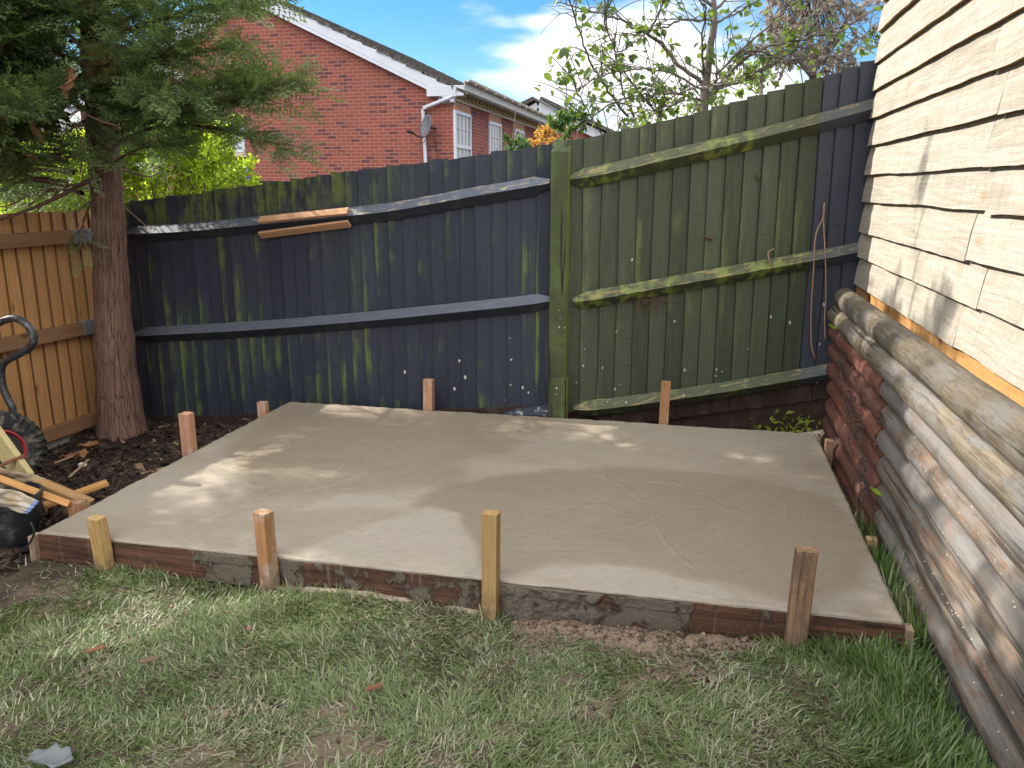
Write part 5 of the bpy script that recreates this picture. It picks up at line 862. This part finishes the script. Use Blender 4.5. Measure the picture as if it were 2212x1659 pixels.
for (rr, h) in prof:
    for i in range(32): a = 2*math.pi*i/32; v.append(wc+(wx*math.cos(a)+wy*math.sin(a))*rr+wa*h)
for k in range(len(prof)-1):
    for i in range(32): f.append((k*32+i, k*32+(i+1) % 32, (k+1)*32+(i+1) % 32, (k+1)*32+i))
mb.add(v, f); rm = mb.build('rim', RED, ty, smooth=True); hb = MB(); tube(hb, [wc-wa*.03, wc+wa*.015], .099, 28); tube(hb, [wc+wa*.016, wc+wa*.05], .022, 12); hb.build('hub', BLK, ty); rm.modifiers.new('t', 'SOLIDIFY').thickness = .004
H1 = [at_y(x, y, 3.42) for x, y in ((-60, 760), (-25, 715), (0, 696), (32, 688), (60, 704), (73, 730), (62, 753), (24, 773), (5, 790), (4, 826), (17, 862), (28, 890), (20, 960), (2, 985))]
mb = MB(); tube(mb, spline(H1, 6), .0185, 12); tube(mb, spline([p+np.array([-.34, .12, -.02]) for p in H1], 6), .0185, 12); mb.build('tubular_frame', TUBE, wb, smooth=True)
mb = MB(); tc_ = wc+np.array([-.55, .1, .12]); v, f = [], []
for k, (w_, h) in enumerate(((.17, .0), (.22, .08), (.27, .2), (.28, .21))):
    for i in range(20): a = 2*math.pi*i/20; v.append(tc_+np.array([math.cos(a)*w_*.9, h*.9-.05, math.sin(a)*w_*1.25]))
for k in range(3):
    for i in range(20): f.append((k*20+i, k*20+(i+1) % 20, (k+1)*20+(i+1) % 20, (k+1)*20+i))
f.append(tuple(range(20))); mb.add(v, f); o = mb.build('tray', TUBE, wb, smooth=True); o.modifiers.new('t', 'SOLIDIFY').thickness = .006
# ------------------------------------------------------------------ black tub, bags, offcuts
bq = at_y(72, 1120, 2.74); bc = np.array([bq[0]-.165, 2.74, -.02]); t = NT('dusty_black_plastic'); n = t.noise(t.map(t.pos(), (1, 1, 1)), 14, 6, .7); c = t.mix(t.ramp(n, .5, .75), (.020, .022, .026), (.13, .125, .12)); t.bump(n, .2, .003); BK = t.done(c, .5, .4)
btop = at_y(30, 1100, bc[1]-.16)[2]; mb = MB(); v, f = [], []; prof = [(.02, 0), (.105, 0), (.128, .02), (.156, btop*.75), (.162, btop), (.167, btop), (.167, btop-.02), (.161, btop-.022)]
for (r_, h) in prof:
    for i in range(40): a = 2*math.pi*i/40; v.append(bc+np.array([math.cos(a)*r_, math.sin(a)*r_, h]))
for k in range(len(prof)-1):
    for i in range(40): f.append((k*40+i, k*40+(i+1) % 40, (k+1)*40+(i+1) % 40, (k+1)*40+i))
bk = thing('black_tub', bc, 'dusty black plastic builders tub under the empty cement bags', 'tub'); mb.add(v, f); o = mb.build('tub_body', BK, bk, smooth=True); o.modifiers.new('t', 'SOLIDIFY').thickness = .004; o.modifiers.new('e', 'EDGE_SPLIT').split_angle = R(40)
mb = MB(); tube(mb, spline([at_y(x, y, bc[1]-.16) for x, y in ((66, 1128), (74, 1150), (60, 1178), (30, 1200), (10, 1212))], 4), .0045, 6); mb.build('handle', BLK, bk, smooth=True)
t = NT('cement_bag_paper'); n = t.noise(t.pos(), 7, 6, .65, 1.5); n2 = t.noise(t.pos(), 50, 4); c = t.mix(t.ramp(n, .42, .62), (.43, .335, .20), (.52, .47, .40)); c = t.mix(t.math('MULTIPLY', n2, .3), c, (.34, .27, .2)); c = t.mix(t.attr('a'), c, (.25, .36, .66)); t.bump(n, .5, .012); BAG = t.done(c, .6, .35)
def bag(pts, y0, y1, label):
    """crumpled flat bag through four corners of the wide view, blue printed band along one end"""
    a, b, c_, d = [at_y(x, y, Y) for (x, y), Y in zip(pts, (y0, y1, y1, y0))]; N_ = 22; v, f, am = [], [], []; nrm = unit(np.cross(b-a, d-a)); nrm = nrm if nrm[2] > 0 else -nrm; sd = random.random()*9
    for s in (1, -1):
        for i in range(N_+1):
            for j in range(N_+1):
                u, w = i/N_, j/N_; p = (a*(1-u)+b*u)*(1-w)+(d*(1-u)+c_*u)*w; h = (math.sin(math.pi*u)*math.sin(math.pi*w))**.4; cr = (float(fbm(np.array(u*3.), np.array(w*3.+sd), 2, 4))-.5)*.06; v.append(p+nrm*(s*.012*h+cr)); am.append(1. if (u > .93 and w > .12) else 0.)
    M_ = (N_+1)**2
    for i in range(N_):
        for j in range(N_): q = i*(N_+1)+j; f.append((q, q+1, q+N_+2, q+N_+1)); f.append((M_+q, M_+q+N_+1, M_+q+N_+2, M_+q+1))
    mb = MB(); mb.add(v, f, None, .5, 0, am); tag(mb.build('cement_bag', BAG, None, True), label, 'bag', 'empty cement bags')
bag([(-90, 1040), (55, 1140), (84, 1108), (-50, 985)][0:1]+[(70, 1098), (114, 1047), (6, 1010)] if False else [(-70, 1050), (100, 1068), (113, 1040), (-10, 1000)], 2.80, 2.98, 'empty cement bag with a blue edge, the farther one on the tub')
bag([(-90, 1085), (60, 1106), (86, 1080), (-50, 1040)], 2.54, 2.66, 'empty cement bag with a blue edge, the nearer one draped over the tub')
mb = MB(); a, b = at_y(-40, 900, 3.05), at_y(60, 1040, 2.98); pl = unit(b-a); plank(mb, a, b, unit(np.cross(pl, [0, 1, .2]))*.11, unit([0, 1, .2])*.03, 6, .001); tag(mb.build('insulation_board', plain('yellow_mineral_board', (.42, .35, .17), .9, .3, 60, .1), None, bevel=.003), 'yellow slab of mineral board leaning against the wheelbarrow tyre', 'board')
OFG = 'timber offcuts by the tub'
def off(x0, y0, Y0_, x1, y1, Y1_, w, t_, mat, label, lie=(0, 0, 1.)):
    a, b = at_y(x0, y0, Y0_), at_y(x1, y1, Y1_); d = unit(b-a); n_ = unit(np.asarray(lie, float)-d*(d@np.asarray(lie, float))); mb = MB(); plank(mb, a, b, np.cross(d, n_)*w, n_*t_, 4, .0006); tag(mb.build('timber_offcut', mat, None, bevel=.002), label, 'offcut', OFG)
OFM = wood('orange_offcut', (.56, .30, .11), (.36, .165, .05), 34)
off(-30, 1023, 2.80, 150, 1090, 2.86, .030, .022, OFM, 'long yellow lath running from the cement bags to the slab', (.2, -.7, .7)); off(78, 1040, 2.93, 196, 1088, 2.97, .062, .026, wood('tan_offcut', (.42, .25, .11), (.27, .14, .055), 36), 'broad tan plank lying against the lath, ending at the slab'); off(95, 1092, 3.06, 232, 1042, 3.28, .060, .018, OFM, 'flat orange board lying on the mulch under the tan plank'); off(-20, 1015, 2.9, 52, 984, 3.0, .018, .012, wood('red_brown_offcut', (.22, .095, .05), (.11, .045, .025), 34), 'thin red brown stick resting on the cement bag')
off(118, 1000, 3.3, 158, 985, 3.42, .012, .008, wood('grey_stick', (.3, .2, .13), (.2, .12, .08), 30), 'short pale stick lying on the mulch below the tyre'); off(150, 1030, 3.25, 192, 992, 3.5, .014, .006, bpy.data.materials['grey_stick'], 'split grey stick lying on the mulch behind the orange board')
# ------------------------------------------------------------------ fallen leaves, chips, hanging stems
for (x, y, z, sz, sp_, lb) in ((128, 993, -.03, .13, .2, 'curled orange brown leaf on the mulch beside the tyre'), (165, 970, -.06, .16, .1, 'broad dead leaf on the mulch under the concrete gravel board'), (180, 990, -.05, .10, 2.2, 'dead leaf on the mulch in front of the broad one')): dead_leaf(at_z(x, y, z), sz, lb, .25, sp_)
mb = MB(); p = at_z(178, 1004, -.02); v = [];
for i in range(7):
    for j in range(12): a, b = math.pi*i/6, 2*math.pi*j/12; v.append(p+np.array([.028*math.sin(a)*math.cos(b), .02*math.sin(a)*math.sin(b), .014*math.cos(a)]))
mb.add(v, [(12*i+j, 12*i+(j+1) % 12, 12*i+12+(j+1) % 12, 12*i+12+j) for i in range(6) for j in range(12)]); tag(mb.build('pebble', plain('pale_pebble', (.62, .56, .46), .6), None, True), 'pale round pebble on the dark mulch', 'pebble')
WHL = leaf_mat('silvery_leaf', (.13, .15, .155), (.20, .22, .225), (.3, .32, .3), .2, .5)
o = dead_leaf(at_z(62, 1640, .03), .13, 'pale grey leaf lying underside up on the lawn at the bottom edge', .05, .1, WHL); o['group'] = 'leaves on the lawn'
for (x, y, ln, a, lb) in ((225, 1565-0, .05, .3, 0), (205, 1402, .055, .5, 'reddish bark chip on the lawn nearest the left stake'), (322, 1424, .06, .25, 'curled brown bark chip on the lawn below the white splashed stake'), (808, 1484, .045, .4, 'small red bark chip on the lawn below the clean yellow stake'), (1105, 1410, 0, 0, 0)):
    if lb: p = at_z(x, y, .035); d = np.array([math.cos(a), math.sin(a), .15])*ln/2; mb = MB(); plank(mb, p-d, p+d, (-.3*.014, .014, .004), (0, 0, .004), 4, .0015); tag(mb.build('bark_chip', BRN if 'curled' in lb else bpy.data.materials['red_brown_offcut'], None), lb, 'chip', 'bark chips on the lawn')
VINE = plain('dry_vine_stem', (.28, .17, .11), .8, .25, 30)
for pts, lb in ((((1781, 438), (1778, 470), (1762, 510), (1757, 590), (1752, 680), (1753, 745), (1761, 775)), 'long dry vine stem hanging down the slate blue boards, curving left'), (((1780, 440), (1779, 480), (1783, 560), (1784, 640), (1781, 690), (1783, 735)), 'straight dry vine stem hanging down the slate blue boards'), (((1672, 537), (1660, 545), (1661, 560), (1668, 580)), 'short dry vine loop over the middle rail of the green fence')):
    mb = MB(); tube(mb, spline([gfp(x, y, .05 if i < 2 or len(pts) > 4 and (y < 470 or y > 590) else .078) for i, (x, y) in enumerate(pts)], 5), .0045, 6); tag(mb.build('vine_stem', VINE, None, True), lb, 'vine stem', 'dry vine stems on the green fence')
mb = MB()
for i in range(46):
    p = gfp(min(1450, max(1345, random.gauss(1395, 20))), random.gauss(655, 8), .03); q = p+np.array([random.gauss(0, .05), random.uniform(-.02, 0), random.gauss(-.02, .035)]); tube(mb, [p, (p+q)/2+[0, -.01, .01], q], .0016, 4)
tag(mb.build('dry_roots', plain('dry_root', (.13, .075, .055), .9, .35, 60, .1)), 'tuft of dry reddish ivy roots under the middle rail of the green fence', 'roots')
dead_leaf(gfp(1520, 572-60, .03), .06, 'dead brown leaf stuck to the green fence boards', -.3, .2)
dead_leaf(gfp(1632, 375, .03), .05, 'dead leaf hanging under the top rail of the green fence', -1., .2)

# root bed joining the tuft, twigs on the red logs, green leaves, soil crumbs
mb = MB()
for k in range(4):                                           # a mat of dead ivy twigs lying over the red logs
    cy = (4.45, 4.1, 3.85, 3.65)[k]; cz = (.62, .50, .44, .30)[k]
    for i in range(26 if k else 14):
        y = random.gauss(cy, .07); z = cz+random.gauss(0, .055)+(cy-y)*.1; p = np.array([.765-.004*random.random(), y, z]); q = p+np.array([random.uniform(-.035, -.004), random.gauss(0, .055), random.gauss(-.02, .05)]); tube(mb, [p, (p+q)/2+[random.uniform(-.02, 0), 0, .012], q], [.0026, .002, .001], 4)
tube(mb, [(.758, 4.62, .64), (.752, 4.2, .50), (.750, 3.9, .44), (.752, 3.6, .29)], .003, 5)
tag(mb.build('dead_twigs', plain('dead_ivy_twig', (.075, .058, .05), .9, .4, 60, .1)), 'tangle of dead dark ivy twigs caught on the dark red logs', 'twigs')
for (x, y, X, lb) in ((1806, 712, .757, 'small green leaf on the end of the topmost dark red log'), (1903, 1072, .752, 'small green leaf where the red logs meet the blackened ones')):
    p = at_x(x, y, X); o = dead_leaf(p, .05, lb, .5, 2.6, SHR); o['group'] = 'green leaves on the log wall'
def crumbs():
    n = 2600; x = rng.uniform(-1.0, .45, n); y = rng.uniform(2.28, 2.62, n); m = bare_at(x, y); k = rng.random(n) < m; x, y = x[k], y[k]; e = 420; x = np.r_[x, rng.uniform(-2.5, .6, e)]; y = np.r_[y, rng.uniform(1.8, 2.6, e)]; n = len(x)
    r_ = rng.gamma(1.6, .0022, n)+.0012; c = np.stack([x, y, ground_z(x, y)+r_*.4+.002], -1); U = np.array([(1, 0, 0), (-1, .2, 0), (0, 1, .2), (.1, -1, 0), (0, 0, 1), (.1, 0, -1)], float)
    V = c[:, None]+U[None]*r_[:, None, None]*rng.uniform(.6, 1.3, (n, 6, 1)); F = (np.array([(0, 2, 4), (2, 1, 4), (1, 3, 4), (3, 0, 4), (2, 0, 5), (1, 2, 5), (3, 1, 5), (0, 3, 5)])[None]+6*np.arange(n)[:, None, None]).reshape(-1, 3)
    t = NT('soil_crumb'); r = t.attr('r'); m = t.done(t.mix(r, (.05, .036, .026), (.24, .175, .125)), .9, .2); tag(npmesh('soil_crumbs', V.reshape(-1, 3), F, m, None, np.repeat(rng.random(n), 6), origin=(-.4, 2.4, 0)), 'crumbs of soil and mortar scattered along the front board', 'soil', kind='stuff')
crumbs()
